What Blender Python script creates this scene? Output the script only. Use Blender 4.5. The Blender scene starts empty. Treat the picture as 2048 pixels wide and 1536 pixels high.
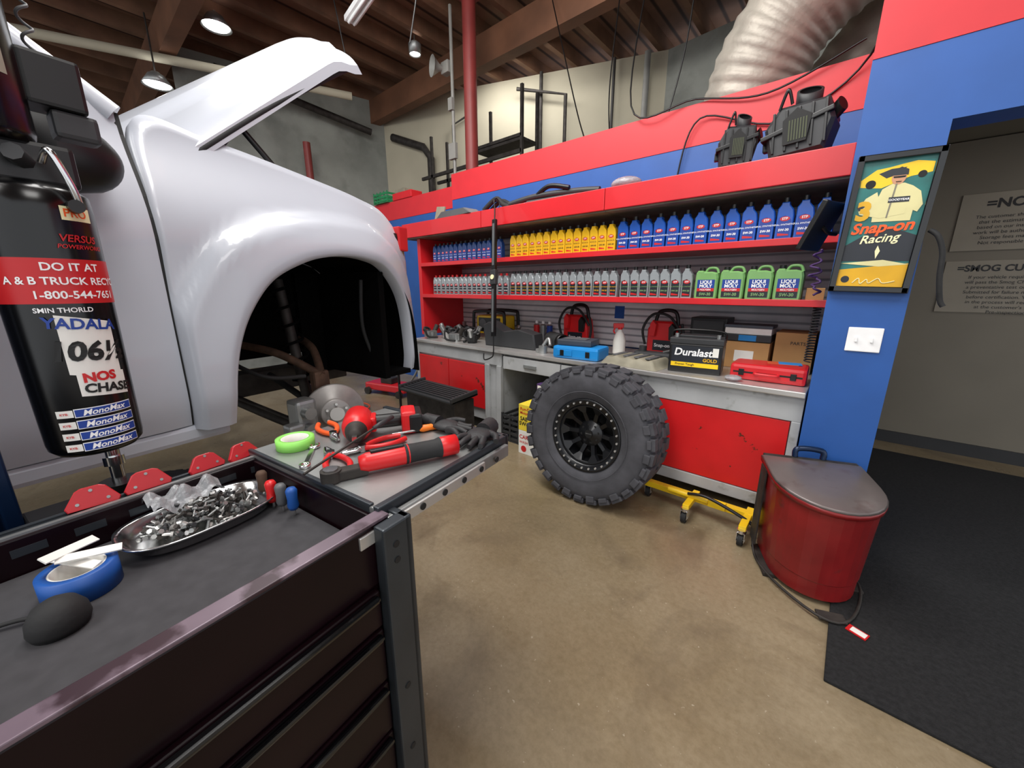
import bpy, bmesh, math, random
from mathutils import Vector, Matrix, Euler
random.seed(7)
SC=bpy.context.scene
SC.view_settings.view_transform='Standard'
COL=SC.collection
PHI=math.radians(8.51)
CW,SW=math.cos(PHI),math.sin(PHI)
def Lw(w,s,z): return (CW*w-SW*s, SW*w+CW*s, z)
def lin(c): return c/12.92 if c<=.04045 else ((c+.055)/1.055)**2.4
def hexc(h): return tuple(lin(int(h[i:i+2],16)/255) for i in (0,2,4))
# ---------------------------------------------------------------- materials
def mat(name,h,rough=.5,metal=0,var=.1,scale=6,bump=0,bscale=40,h2=None,thr=(.55,.65),emit=0,coat=0,trans=0,spec=None):
    m=bpy.data.materials.new(name);m.use_nodes=True;nt=m.node_tree;N=nt.nodes;K=nt.links
    b=N['Principled BSDF'];tc=N.new('ShaderNodeTexCoord')
    no=N.new('ShaderNodeTexNoise');no.inputs['Scale'].default_value=scale;no.inputs['Detail'].default_value=5
    K.new(tc.outputs['Object'],no.inputs['Vector'])
    r=N.new('ShaderNodeValToRGB');c=hexc(h)
    r.color_ramp.elements[0].position=.3;r.color_ramp.elements[1].position=.7
    r.color_ramp.elements[0].color=tuple(x*(1-var) for x in c)+(1,)
    r.color_ramp.elements[1].color=tuple(min(1,x*(1+var)) for x in c)+(1,)
    K.new(no.outputs['Fac'],r.inputs['Fac']);out=r.outputs['Color']
    if h2:
        n2=N.new('ShaderNodeTexNoise');n2.inputs['Scale'].default_value=scale*1.7;n2.inputs['Detail'].default_value=8
        K.new(tc.outputs['Object'],n2.inputs['Vector'])
        r2=N.new('ShaderNodeValToRGB');r2.color_ramp.elements[0].position=thr[0];r2.color_ramp.elements[1].position=thr[1]
        K.new(n2.outputs['Fac'],r2.inputs['Fac'])
        mx=N.new('ShaderNodeMixRGB');K.new(r2.outputs['Color'],mx.inputs['Fac']);K.new(out,mx.inputs['Color1'])
        mx.inputs['Color2'].default_value=hexc(h2)+(1,);out=mx.outputs['Color']
    K.new(out,b.inputs['Base Color'])
    b.inputs['Roughness'].default_value=rough;b.inputs['Metallic'].default_value=metal
    if coat: b.inputs['Coat Weight'].default_value=coat
    if trans: b.inputs['Transmission Weight'].default_value=trans
    if spec is not None: b.inputs['Specular IOR Level'].default_value=spec
    if emit:
        K.new(out,b.inputs['Emission Color']);b.inputs['Emission Strength'].default_value=emit
    if bump:
        n3=N.new('ShaderNodeTexNoise');n3.inputs['Scale'].default_value=bscale;n3.inputs['Detail'].default_value=6
        K.new(tc.outputs['Object'],n3.inputs['Vector'])
        bp=N.new('ShaderNodeBump');bp.inputs['Strength'].default_value=bump;bp.inputs['Distance'].default_value=.01
        K.new(n3.outputs['Fac'],bp.inputs['Height']);K.new(bp.outputs['Normal'],b.inputs['Normal'])
    return m
def wavemat(name,h,h2,scale,axis,rough=.5,metal=0,bump=.4,dist=0,p1=.2):
    m=mat(name,h,rough,metal);nt=m.node_tree;N=nt.nodes;K=nt.links;b=N['Principled BSDF']
    w=N.new('ShaderNodeTexWave');w.bands_direction=axis;w.inputs['Scale'].default_value=scale;w.inputs['Distortion'].default_value=dist
    tc=N.new('ShaderNodeTexCoord');K.new(tc.outputs['Object'],w.inputs['Vector'])
    r=N.new('ShaderNodeValToRGB');r.color_ramp.elements[0].color=hexc(h2)+(1,);r.color_ramp.elements[1].color=(1,1,1,1)
    r.color_ramp.elements[0].position=.02;r.color_ramp.elements[1].position=p1
    K.new(w.outputs['Fac'],r.inputs['Fac'])
    src=b.inputs['Base Color'].links[0].from_socket
    mx=N.new('ShaderNodeMixRGB');mx.blend_type='MULTIPLY';mx.inputs['Fac'].default_value=1
    K.new(src,mx.inputs['Color1']);K.new(r.outputs['Color'],mx.inputs['Color2']);K.new(mx.outputs['Color'],b.inputs['Base Color'])
    bp=N.new('ShaderNodeBump');bp.inputs['Strength'].default_value=bump;bp.inputs['Distance'].default_value=.01
    K.new(w.outputs['Fac'],bp.inputs['Height']);K.new(bp.outputs['Normal'],b.inputs['Normal'])
    return m
def floormat():
    m=bpy.data.materials.new('sealed_concrete');m.use_nodes=True;nt=m.node_tree;N=nt.nodes;K=nt.links
    b=N['Principled BSDF'];tc=N.new('ShaderNodeTexCoord')
    def noise(s,d,dist=0,ro=.5):
        n=N.new('ShaderNodeTexNoise');n.inputs['Scale'].default_value=s;n.inputs['Detail'].default_value=d;n.inputs['Distortion'].default_value=dist;n.inputs['Roughness'].default_value=ro
        K.new(tc.outputs['Object'],n.inputs['Vector']);return n
    def ramp(src,*st):
        r=N.new('ShaderNodeValToRGB');e=r.color_ramp.elements
        while len(e)<len(st): e.new(.5)
        for i,(p,c) in enumerate(st): e[i].position=p;e[i].color=c
        K.new(src,r.inputs['Fac']);return r
    c=lambda h:hexc(h)+(1,)
    r1=ramp(noise(.8,8,.4,.6).outputs['Fac'],(.25,c('70634d')),(.45,c('86775d')),(.6,c('96886f')),(.8,c('a3957f')))
    r2=ramp(noise(40,9,0,.7).outputs['Fac'],(.3,c('dedad2')),(.6,(1,1,1,1)))
    m1=N.new('ShaderNodeMixRGB');m1.blend_type='MULTIPLY';m1.inputs['Fac'].default_value=.8
    K.new(r1.outputs['Color'],m1.inputs['Color1']);K.new(r2.outputs['Color'],m1.inputs['Color2'])
    r3=ramp(noise(1.4,10,1.2,.65).outputs['Fac'],(.50,(0,0,0,1)),(.72,(.85,.85,.85,1)))
    m2=N.new('ShaderNodeMixRGB');K.new(r3.outputs['Color'],m2.inputs['Fac']);K.new(m1.outputs['Color'],m2.inputs['Color1']);m2.inputs['Color2'].default_value=c('665946')
    r4=ramp(noise(55,3).outputs['Fac'],(.70,(0,0,0,1)),(.73,(.6,.6,.6,1)))
    m3=N.new('ShaderNodeMixRGB');K.new(r4.outputs['Color'],m3.inputs['Fac']);K.new(m2.outputs['Color'],m3.inputs['Color1']);m3.inputs['Color2'].default_value=c('b5aa96')
    K.new(m3.outputs['Color'],b.inputs['Base Color'])
    rr=ramp(noise(4,4).outputs['Fac'],(.3,(.26,.26,.26,1)),(.7,(.42,.42,.42,1)));K.new(rr.outputs['Color'],b.inputs['Roughness'])
    return m
M={}
def mk(k,*a,**kw): M[k]=mat(k,*a,**kw)
M['floor']=floormat()
mk('redwall','c9262f',.5,var=.05);mk('bluewall','24549c',.5,var=.06)
mk('cream','b5ae99',.8,var=.05,scale=2);mk('conc','8e9089',.85,var=.25,scale=1.2,bump=.2,h2='73756f',thr=(.5,.7))
mk('hallwall','7f796c',.8,var=.06,scale=2);mk('dark','141414',.7)
mk('wood','70503c',.7,var=.3,scale=3);mk('beam','6c4833',.65,var=.3,scale=2)
M['deck']=wavemat('roof_deck','745341','6a4f42',1.4,'X',.8)
M['slat']=wavemat('slat_panel','e2e5e9','a6a9ae',5.0,'Z',.45,0,.4,p1=.35)
mk('redpaint','cc2028',.38,var=.06,scale=4,coat=.15);mk('redpanel','cc1c20',.38,var=.08,scale=5,h2='5e2418',thr=(.665,.672))
mk('steel','cfcdca',.36,.7,var=.12,scale=3,bump=.05);mk('grey','b0b2b3',.5,.1,var=.1,h2='8a8a85',thr=(.6,.72));mk('dgrey','5a5c5e',.5)
mk('truckwhite','b9bdc6',.36,var=.012,coat=.35)
mk('black','0d0d0e',.4,var=.2);mk('gloss','08080a',.14,coat=.4);mk('rimgrey','1b1c1f',.32,.3,coat=.2);mk('tank','060607',.22);mk('rubber','1e1e1f',.75,var=.25,scale=12,bump=.2)
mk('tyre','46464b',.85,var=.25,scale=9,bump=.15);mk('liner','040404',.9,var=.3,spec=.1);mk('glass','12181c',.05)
mk('maroon','14060b',.3,var=.2,spec=.25);mk('cartrim','74646f',.35,.2,var=.2,h2='3b2a31',thr=(.5,.6))
mk('foam','38373a',.85,var=.15,scale=30);mk('post','3c4146',.35,.5,var=.15)
mk('chrome','d8d8d8',.18,1,var=.05);mk('alu','9a9c9b',.4,.7,var=.2);mk('rust','5a4436',.75,.3,var=.4,scale=15)
mk('iron','3b3734',.65,.5,var=.4,scale=14);mk('toolred','cf1d20',.35,var=.05);mk('pedred','b8222a',.4)
mk('orange','f07a12',.4);mk('green','8fdc63',.5);mk('bluetape','164f9c',.5);mk('yellow','f0c619',.4)
mk('bottleyellow','eab91c',.35);mk('bottleblue','1c54b0',.3);mk('bottledkblue','1b3c78',.3);mk('bottlegrey','989ea1',.35,.2);mk('bottlegreen','78a865',.35)
mk('capblack','141414',.4);mk('paper','e8e6df',.7);mk('lab','20242c',.4);mk('labred','c51e22',.4);mk('labblue','1b3d93',.4);mk('labgold','d9a514',.4)
mk('card','b98c59',.8,var=.08);mk('cardy','e9cf3a',.7);mk('plast','2f3032',.5);mk('bluecase','1c86cf',.4)
mk('canred','7a1719',.33,var=.25,scale=5,h2='4f2523',thr=(.66,.74));mk('canlid','6f6664',.35,.35,var=.15,scale=4,h2='533b39',thr=(.60,.76))
mk('matb','272728',.95,var=.25,scale=60,bump=.5,bscale=200,spec=.2);mk('duct','a39d92',.5,.25,var=.2,scale=5,bump=1,bscale=9)
mk('poleRed','7d302d',.5);mk('conduit','3a3836',.6);mk('convent','8b8a85',.5)
mk('lamp','ffffff',.5,emit=14);mk('bluebin','0f2340',.25,.3);mk('leather','232325',.6,var=.2,bump=.3)
mk('teal','1f6a66',.4,var=.35,scale=9);mk('skin','c79272',.6);mk('cloth','d9d19a',.6);mk('lettcream','efe7b8',.5)
mk('lettorange','ee5a1e',.5);mk('lettwhite','f5f5f5',.5);mk('lettblack','151515',.5);mk('lettgreen','7aa06a',.5)
mk('purple','4a2f63',.6);mk('greencrate','1f7a4a',.5);mk('mask','39404a',.5);mk('signpaper','968f80',.7,var=.05);mk('clearbag','c9ccd0',.15,var=.2,scale=20,bump=.8,trans=.6)
mk('hose','c2502c',.6);mk('dirty','85806f',.7,var=.3);mk('rotor','a09c99',.45,.4,var=.2,scale=10);mk('pleat','4a4f3c',.8)
# ---------------------------------------------------------------- mesh builder
_bc={}
def TR(x=0,y=0,z=0,rx=0,ry=0,rz=0,s=1):
    return Matrix.Translation((x,y,z))@Euler((math.radians(rx),math.radians(ry),math.radians(rz))).to_matrix().to_4x4()@Matrix.Scale(s,4)
_tc={}
def textmesh(t,size,bold=0):
    k=(t,size,bold)
    if k in _tc: return _tc[k]
    cu=bpy.data.curves.new('t','FONT');cu.body=t;cu.size=size;cu.align_x='CENTER';cu.align_y='CENTER';cu.offset=bold*size;cu.resolution_u=3
    o=bpy.data.objects.new('t',cu);COL.objects.link(o);dg=bpy.context.evaluated_depsgraph_get();dg.update()
    me=bpy.data.meshes.new_from_object(o.evaluated_get(dg))
    r=([tuple(v.co) for v in me.vertices],[tuple(p.vertices) for p in me.polygons])
    bpy.data.objects.remove(o);bpy.data.curves.remove(cu);bpy.data.meshes.remove(me)
    _tc[k]=r;return r
def catmull(P,n=8):
    P=[Vector(p) for p in P];Q=[P[0]]+P+[P[-1]];o=[]
    for i in range(1,len(Q)-2):
        a,b,c,d=Q[i-1:i+3]
        for j in range(n):
            t=j/n;o.append(.5*((2*b)+(c-a)*t+(2*a-5*b+4*c-d)*t*t+(3*b-a-3*c+d)*t**3))
    o.append(P[-1]);return o
class B:
    def __init__(s): s.v=[];s.f=[];s.mi=[];s.sm=[];s.ms=[]
    def add(s,V,F,m,sm=False,T=None):
        o=len(s.v)
        if T is not None: V=[T@Vector(v) for v in V]
        s.v+=[tuple(v) for v in V];mm=M[m]
        if mm not in s.ms: s.ms.append(mm)
        k=s.ms.index(mm)
        for f in F: s.f.append(tuple(o+i for i in f));s.mi.append(k);s.sm.append(sm)
        return s
    def box(s,x0,x1,y0,y1,z0,z1,m,bev=0,T=None):
        key=(round(x1-x0,4),round(y1-y0,4),round(z1-z0,4),bev)
        if key not in _bc:
            bm=bmesh.new();bmesh.ops.create_cube(bm,size=1)
            for v in bm.verts: v.co=Vector((v.co.x*key[0],v.co.y*key[1],v.co.z*key[2]))
            if bev: bmesh.ops.bevel(bm,geom=bm.edges[:],offset=bev,segments=2,affect='EDGES',profile=.6)
            bm.verts.index_update();_bc[key]=([tuple(v.co) for v in bm.verts],[tuple(v.index for v in f.verts) for f in bm.faces]);bm.free()
        V,F=_bc[key];c=((x0+x1)/2,(y0+y1)/2,(z0+z1)/2)
        return s.add([(v[0]+c[0],v[1]+c[1],v[2]+c[2]) for v in V],F,m,False,T)
    def cyl(s,p0,p1,r0,m,r1=None,n=20,sm=True,T=None,cap=True):
        r1=r0 if r1 is None else r1;p0=Vector(p0);p1=Vector(p1);d=(p1-p0).normalized()
        a=d.orthogonal().normalized();b=d.cross(a);V=[]
        for p,r in ((p0,r0),(p1,r1)):
            for i in range(n):
                t=2*math.pi*i/n;V.append(p+a*math.cos(t)*r+b*math.sin(t)*r)
        s.add(V,[(i,(i+1)%n,n+(i+1)%n,n+i) for i in range(n)],m,sm,T)
        if cap: s.add(V,[tuple(range(n))[::-1],tuple(range(n,2*n))],m,False,T)
        return s
    def lathe(s,prof,m,n=32,T=None,sm=True,a0=0,a1=360):
        V=[];full=abs(a1-a0)>=360;k=n if full else n+1
        for i in range(k):
            t=math.radians(a0+(a1-a0)*i/n)
            for r,z in prof: V.append((r*math.cos(t),r*math.sin(t),z))
        L=len(prof);F=[]
        for i in range(n):
            j=(i+1)%k
            for q in range(L-1): F.append((i*L+q,j*L+q,j*L+q+1,i*L+q+1))
        return s.add(V,F,m,sm,T)
    def tube(s,P,r,m,n=8,smooth=True,T=None,k=8):
        P=catmull(P,k) if smooth and len(P)>2 else [Vector(p) for p in P]
        V=[];a=None
        for i,p in enumerate(P):
            d=(P[min(i+1,len(P)-1)]-P[max(i-1,0)]).normalized()
            a=(d.orthogonal() if a is None else a-d*a.dot(d));
            if a.length<1e-6: a=d.orthogonal()
            a.normalize();b=d.cross(a)
            rr=r(i/(len(P)-1)) if callable(r) else r
            for j in range(n):
                t=2*math.pi*j/n;V.append(p+a*math.cos(t)*rr+b*math.sin(t)*rr)
        F=[(i*n+j,i*n+(j+1)%n,(i+1)*n+(j+1)%n,(i+1)*n+j) for i in range(len(P)-1) for j in range(n)]
        s.add(V,F,m,True,T);L=len(P)
        return s.add([V[j] for j in range(n)]+[V[(L-1)*n+j] for j in range(n)],[tuple(range(n))[::-1],tuple(range(n,2*n))],m,False,T)
    def prism(s,poly,y0,y1,m,ch=0,T=None,sm=False):
        cx=sum(p[0] for p in poly)/len(poly);cz=sum(p[1] for p in poly)/len(poly)
        def ring(y,k): 
            o=[]
            for x,z in poly:
                d=math.hypot(x-cx,z-cz) or 1;f=max(0,1-k/d);o.append((cx+(x-cx)*f,y,cz+(z-cz)*f))
            return o
        R=[ring(y0,ch),ring(y0+ch,0),ring(y1-ch,0),ring(y1,ch)] if ch else [ring(y0,0),ring(y1,0)]
        n=len(poly);V=sum(R,[]);F=[]
        for k in range(len(R)-1):
            for i in range(n): F.append((k*n+i,k*n+(i+1)%n,(k+1)*n+(i+1)%n,(k+1)*n+i))
        F+=[tuple(range(n))[::-1],tuple(range((len(R)-1)*n,len(R)*n))]
        return s.add(V,F,m,sm,T)
    def flat(s,poly,y,m,T=None): return s.add([(x,y,z) for x,z in poly],[tuple(range(len(poly)))],m,False,T)
    def grid(s,fn,nu,nv,m,sm=True,T=None):
        V=[fn(i/nu,j/nv) for i in range(nu+1) for j in range(nv+1)]
        F=[(i*(nv+1)+j,(i+1)*(nv+1)+j,(i+1)*(nv+1)+j+1,i*(nv+1)+j+1) for i in range(nu) for j in range(nv)]
        return s.add(V,F,m,sm,T)
    def ball(s,c,r,m,n=16,T=None,sx=1,sy=1,sz=1):
        pr=[(r*math.sin(math.pi*i/n),-r*math.cos(math.pi*i/n)) for i in range(n+1)]
        TT=Matrix.Translation(c)@Matrix.Diagonal((sx,sy,sz,1))
        return s.lathe(pr,m,n*2,T=(T@TT if T is not None else TT))
    def text(s,t,size,m,T,bold=0,shear=0):
        V,F=textmesh(t,size,bold);V=[(x+shear*y,y,z) for x,y,z in V]
        return s.add(V,F,m,False,T)
    def ftext(s,t,size,m,x,y,z,bold=0,rz=0,shear=0,sx=1,tilt=0):
        return s.text(t,size,m,TR(x,y,z,90,0,rz)@TR(0,0,0,0,0,tilt)@Matrix.Diagonal((sx,1,1,1)),bold,shear)
    def mesh(s,name,org=(0,0,0)):
        me=bpy.data.meshes.new(name)
        me.from_pydata([(v[0]-org[0],v[1]-org[1],v[2]-org[2]) for v in s.v],[],s.f)
        for m in s.ms: me.materials.append(m)
        me.polygons.foreach_set('material_index',s.mi);me.polygons.foreach_set('use_smooth',s.sm);me.update();return me
def fixn(me):
    bm=bmesh.new();bm.from_mesh(me);bmesh.ops.recalc_face_normals(bm,faces=bm.faces[:]);bm.to_mesh(me);bm.free()
def thing(name,label,cat,parts,loc=(0,0,0),rot=0,org=(0,0,0),group=None,kind=None):
    if isinstance(parts,B): parts=[(name,parts)]
    e=rot if isinstance(rot,tuple) else (0,0,rot)
    e=tuple(math.radians(a) for a in e)
    if len(parts)==1 and len(parts[0])<3:
        me=parts[0][1].mesh(name,org);fixn(me);root=bpy.data.objects.new(name,me)
    else: root=bpy.data.objects.new(name,None);root.empty_display_size=.05
    COL.objects.link(root)
    def rec(parent,ps):
        for p in ps:
            me=p[1].mesh(p[0],org);fixn(me);o=bpy.data.objects.new(p[0],me);COL.objects.link(o);o.parent=parent
            if len(p)>2:
                if isinstance(p[2],str): o['label']=p[2]
                else: rec(o,p[2])
                if len(p)>3: o['label']=p[3]
    if root.data is None: rec(root,parts)
    root.location=loc;root.rotation_euler=e
    if kind=='structure': root['kind']='structure'
    else:
        root['label']=label;root['category']=cat
        if group: root['group']=group
        if kind: root['kind']=kind
    return root
def dup(root,loc,rot=None,label=None):
    def cp(o,par):
        c=o.copy();COL.objects.link(c)
        if par: c.parent=par;c.matrix_parent_inverse=o.matrix_parent_inverse.copy()
        for ch in o.children: cp(ch,c)
        return c
    r=cp(root,None);r.location=loc
    if rot is not None:
        e=rot if isinstance(rot,tuple) else (0,0,rot);r.rotation_euler=tuple(math.radians(a) for a in e)
    if label: r['label']=label
    return r
def struct(name,b,loc=(0,0,0),rot=0): return thing(name,None,None,b,loc,rot,kind='structure')
DEG=8.51
def fthing(name,label,cat,parts,org,**k):
    return thing(name,label,cat,parts,loc=Lw(*org),rot=DEG,org=org,**k)
# ================================================================ ROOM
struct('floor',B().box(-14,6,-5,9,-.1,0,'floor'))
struct('ceiling',B().box(-14,6,-5,9,5.2,5.3,'deck'))
n=0
for i,x in enumerate([-13.4+.62*k for k in range(27)]):
    n+=1;struct('trim_%d'%n,B().box(x-.04,x+.04,-4.9,8.9,5.0,5.199,'wood'))
for y in (-2.0,1.6,4.75):
    n+=1;struct('trim_%d'%n,B().box(-13.9,5.9,y-.09,y+.09,4.60,4.999,'beam'))
def wallseg(name,x0,y0,x1,y1,z1,m,t=.15,z0=0):
    L=math.hypot(x1-x0,y1-y0);a=math.degrees(math.atan2(y1-y0,x1-x0))
    struct(name,B().box(0,L,0,t,z0,z1,m),(x0,y0,0),a)
wallseg('wall_concrete',-8.35,1.75,-7.7,4.92,5.0,'conc')
wallseg('wall_cream',-7.7,4.92,-2.76,6.83,5.0,'cream')
wallseg('wall_north',-2.76,6.83,3.0,6.3,5.0,'conc')
wallseg('wall_west',-13.8,-5,-13.8,8,5.0,'conc')
b=B().box(-4.19,-.111,3.62,3.78,0,2.57,'bluewall').box(-4.19,-.111,3.615,3.785,2.571,2.875,'redwall')
struct('wall_bench',b)
b=B().box(-8.2,-4.195,3.72,3.86,0,2.5,'bluewall').box(-8.2,-4.195,3.715,3.865,2.501,2.77,'redwall')
struct('wall_partition',b)
b=B().box(-.11,.19,2.6,3.8,0,2.445,'bluewall').box(-.11,.19,2.597,3.8,2.446,3.6,'redwall')
b.box(.19,3.5,2.6,2.78,2.14,2.445,'bluewall').box(.19,3.5,2.597,2.785,2.446,3.6,'redwall')
struct('wall_entrance',b)
struct('wall_hall',B().box(-.2,3.6,5.05,5.2,0,2.6,'hallwall'))
struct('wall_hall_side',B().box(-.2,-.08,3.81,5.04,0,2.6,'hallwall'))
struct('ceiling_hall',B().box(-.2,3.6,3.81,5.2,2.61,2.7,'hallwall'))
struct('baseboard_hall',B().box(-.07,3.6,5.03,5.049,0,.11,'plast'))
struct('wall_slat',B().box(-4.1,-.12,3.585,3.612,.89,2.015,'slat'))
thing('floor_mat','dark grey ribbed entrance mat lying on the concrete','mat',B().box(.14,3.2,1.64,4.7,.001,.014,'matb',.004),(0,0,0))
# ================================================================ WORKBENCH
def bench():
    top=B().box(-3.84,-1.40,2.65,3.58,.845,.88,'steel',.006)
    thing('worktop','stainless steel worktop with a folded front edge over red cabinets','worktop',top,org=(-2.6,3.1,.845),loc=(-2.6,3.1,.845))
    top=B().box(-1.395,-.12,2.62,3.58,.85,.885,'steel',.006)
    thing('worktop','scratched steel worktop above the rusty red cabinet','worktop',top,org=(-.7,3.1,.85),loc=(-.7,3.1,.85))
    body=B().box(-3.82,-2.47,2.69,3.55,.12,.843,'grey').box(-3.83,-2.46,2.67,2.69,.72,.843,'grey',.004).box(-2.68,-2.62,2.66,2.70,0,.72,'grey',.004).box(-2.52,-2.46,2.66,2.70,0,.72,'grey',.004)
    body.box(-3.82,-3.78,2.66,2.70,0,.72,'grey',.004).box(-3.8,-2.5,2.72,2.78,.0,.12,'dark')
    door=B().box(-3.77,-3.25,2.665,2.69,.24,.70,'redpanel',.004);d2=B().box(-3.24,-2.69,2.665,2.69,.24,.70,'redpanel',.004)
    thing('cabinet','grey steel cabinet with red door panels under the worktop','cabinet',[('body',body),('door',door),('door',d2)],org=(-3.15,3.1,0),loc=(-3.15,3.1,0))
    fr=B().box(-2.455,-1.44,2.70,3.5,.83,.843,'grey').box(-2.455,-2.44,2.70,3.5,.69,.83,'grey').box(-1.455,-1.44,2.70,3.5,.69,.83,'grey')
    fr.box(-2.455,-1.44,3.50,3.55,0,.843,'dark')
    dr=B().box(-2.43,-1.78,2.66,3.4,.705,.825,'grey',.004);h=B().box(-2.17,-2.03,2.645,2.66,.745,.775,'alu',.003)
    dr2=B().box(-1.77,-1.46,2.66,3.4,.705,.825,'grey',.004)
    thing('drawer_unit','grey steel drawers hung over the open knee space','drawer',[('frame',fr),('drawer',dr,[('handle',h)]),('drawer',dr2)],org=(-1.95,3.1,.69),loc=(-1.95,3.1,.69))
    body=B().box(-1.40,-.125,2.69,3.55,.12,.848,'grey').box(-1.41,-.12,2.655,2.69,.70,.848,'grey',.004)
    body.box(-1.41,-1.35,2.65,2.70,0,.70,'grey',.004).box(-.165,-.12,2.65,2.70,0,.70,'grey',.004).box(-1.35,-.165,2.655,2.69,.12,.20,'grey',.004)
    door=B().box(-1.345,-.17,2.66,2.69,.205,.695,'redpanel',.003)
    thing('cabinet','grey steel cabinet with a wide chipped red front panel','cabinet',[('body',body),('door',door,'red front panel with rust spots')],org=(-.75,3.1,0),loc=(-.75,3.1,0))
bench()
def shelf(z,label):
    b=B().box(-4.0,-.12,2.93,3.58,z-.02,z,'redpaint').box(-4.0,-.12,2.92,2.935,z-.03,z+.012,'redpaint',.003)
    thing('wall_shelf',label,'shelf',b,org=(-2,3.58,z-.02),loc=(-2,3.58,z-.02))
shelf(1.73,'thin red metal shelf carrying the yellow and blue oil bottles')
shelf(1.37,'thin red metal shelf carrying the grey oil bottles and green jugs')
for x0,x1 in ((-4.25,-2.90),(-2.895,-1.56),(-1.555,-.12)):
    b=B().box(x0,x1,2.86,2.885,2.03,2.185,'redpaint',.004).box(x0,x1,2.885,3.60,2.165,2.18,'redpaint').box(x0,x1,2.885,3.6,2.02,2.035,'dirty')
    thing('shelf_canopy','red boxed top shelf with a deep front lip over the bottles','shelf',b,org=((x0+x1)/2,3.6,2.02),loc=((x0+x1)/2,3.6,2.02))
b=B().box(-4.06,-4.003,2.93,3.60,.885,2.018,'redpaint',.005)
thing('shelf_upright','red painted steel upright at the end of the shelves','shelf',b,org=(-4.03,3.2,.885),loc=(-4.03,3.2,.885))
# ---------------------------------------------------------------- bottles
def bottle(name,w,h,bm,capm,labm,t1,t2,tm,label,group,oval=True,d=.055):
    k=w/.075;q=h/.22
    poly=[(-.037,0),(.037,0),(.037,.125),(.031,.158),(.012,.183),(.01,.197),(-.022,.197),(-.024,.186),(-.037,.165)]
    poly=[(x*k,z*q) for x,z in poly]
    body=B().prism(poly,-d/2,d/2,bm,.006)
    cap=B().cyl((-.006*k,0,.196*q),(-.006*k,0,.22*q),.0145*k,capm,n=14)
    y=-d/2-.0008
    lb=B().flat([(-.028*k,.018*q),(.028*k,.018*q),(.028*k,.105*q),(.0*k,.13*q),(-.028*k,.12*q)],y,labm)
    if oval:
        lb.flat([(.022*k*math.cos(a*.524),.112*q+.012*q*math.sin(a*.524)) for a in range(12)],y-.0006,'labred')
        lb.ftext('STP' if oval is True else oval,.016*k,'lettwhite',0,y-.0012,.112*q,.02)
    lb.ftext(t1,.011*k,tm,0,y-.0006,.082*q,.01);lb.ftext(t2,.016*k,tm,0,y-.0006,.055*q,.03)
    lb.flat([(-.024*k,.026*q),(.024*k,.026*q),(.024*k,.032*q),(-.024*k,.040*q)],y-.0006,'labred')
    return thing(name,label,'bottle',[('bottle_body',body),('cap',cap),('label',lb)],(0,0,-9),group=group)
def row(proto,x0,x1,n,y,z,jit=2):
    for i in range(n):
        x=x0+(x1-x0)*(i+.5)/n
        loc=(x,y+random.uniform(-.006,.006),z)
        if i==0: proto.location=loc;proto.rotation_euler=(0,0,math.radians(random.uniform(-jit,jit)))
        else: dup(proto,loc,random.uniform(-jit,jit))
ZU,ZL=1.731,1.371
p=bottle('oil_bottle',.066,.215,'bottledkblue','capblack','labblue','MOTOR OIL','5W-30','lettwhite','dark blue plastic quart oil bottle on the upper shelf','dark blue oil bottles on the upper shelf');row(p,-3.82,-2.72,15,3.0,ZU)
p=bottle('oil_bottle',.075,.235,'bottleyellow','capblack','labgold','MOTOR OIL','10W-40','lettblack','yellow plastic quart oil bottle with black cap','yellow oil bottles on the upper shelf');row(p,-2.62,-1.50,14,3.0,ZU)
p=bottle('oil_bottle',.088,.245,'bottleblue','capblack','labblue','FULL SYNTHETIC','5W-30','lettwhite','bright blue plastic quart oil bottle with printed label','blue oil bottles on the upper shelf');row(p,-1.49,-.155,14,2.99,ZU)
p=bottle('oil_bottle',.068,.225,'bottlegrey','labred','lab','MOTOR OIL','5W-20','lettwhite','silver grey oil bottle with red cap and dark label','grey oil bottles with red caps on the lower shelf');row(p,-3.84,-2.64,16,3.0,ZL)
p=bottle('oil_bottle',.072,.24,'bottlegrey','capblack','lab','HIGH MILEAGE','5W-30','labgold','silver grey oil bottle with black cap and black label','grey oil bottles with black caps on the lower shelf');row(p,-2.62,-1.46,15,3.0,ZL)
p=bottle('oil_bottle',.076,.24,'bottlegrey','capblack','lab','FULL SYNTHETIC','0W-20','lettgreen','silver grey oil bottle with green lettered label','grey oil bottles with green lettering on the lower shelf');row(p,-1.44,-.89,7,3.0,ZL,1)
def jug():
    poly=[(-.07,0),(.07,0),(.073,.02),(.073,.15),(.066,.178),(.03,.188),(-.02,.188),(-.03,.196),(-.06,.196),(-.07,.18),(-.073,.15),(-.073,.02)]
    body=B().prism(poly,-.05,.05,'bottlegreen',.01);body.tube([(-.02,0,.188),(.0,0,.212),(.045,0,.21),(.062,0,.178)],.009,'bottlegreen')
    cap=B().cyl((-.045,0,.196),(-.045,0,.217),.018,'capblack',n=16)
    y=-.0512;lb=B().flat([(-.055,.02),(.055,.02),(.055,.135),(-.055,.135)],y,'lab').flat([(-.055,.075),(.055,.075),(.055,.135),(-.055,.135)],y-.0006,'labblue').flat([(-.055,.058),(.055,.058),(.055,.078),(-.055,.078)],y-.001,'labred')
    lb.ftext('LIQUI',.03,'lettwhite',0,y-.0014,.118,.03).ftext('MOLY',.03,'lettwhite',0,y-.0014,.092,.03).ftext('MOLYGEN',.015,'lettwhite',0,y-.0018,.068,.02).ftext('5W-30',.026,'lettgreen',0,y-.0018,.038,.03)
    return thing('oil_jug','metallic green five litre oil jug with handle','jug',[('jug_body',body),('cap',cap),('label',lb)],(0,0,-9),group='green oil jugs on the lower shelf')
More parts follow.
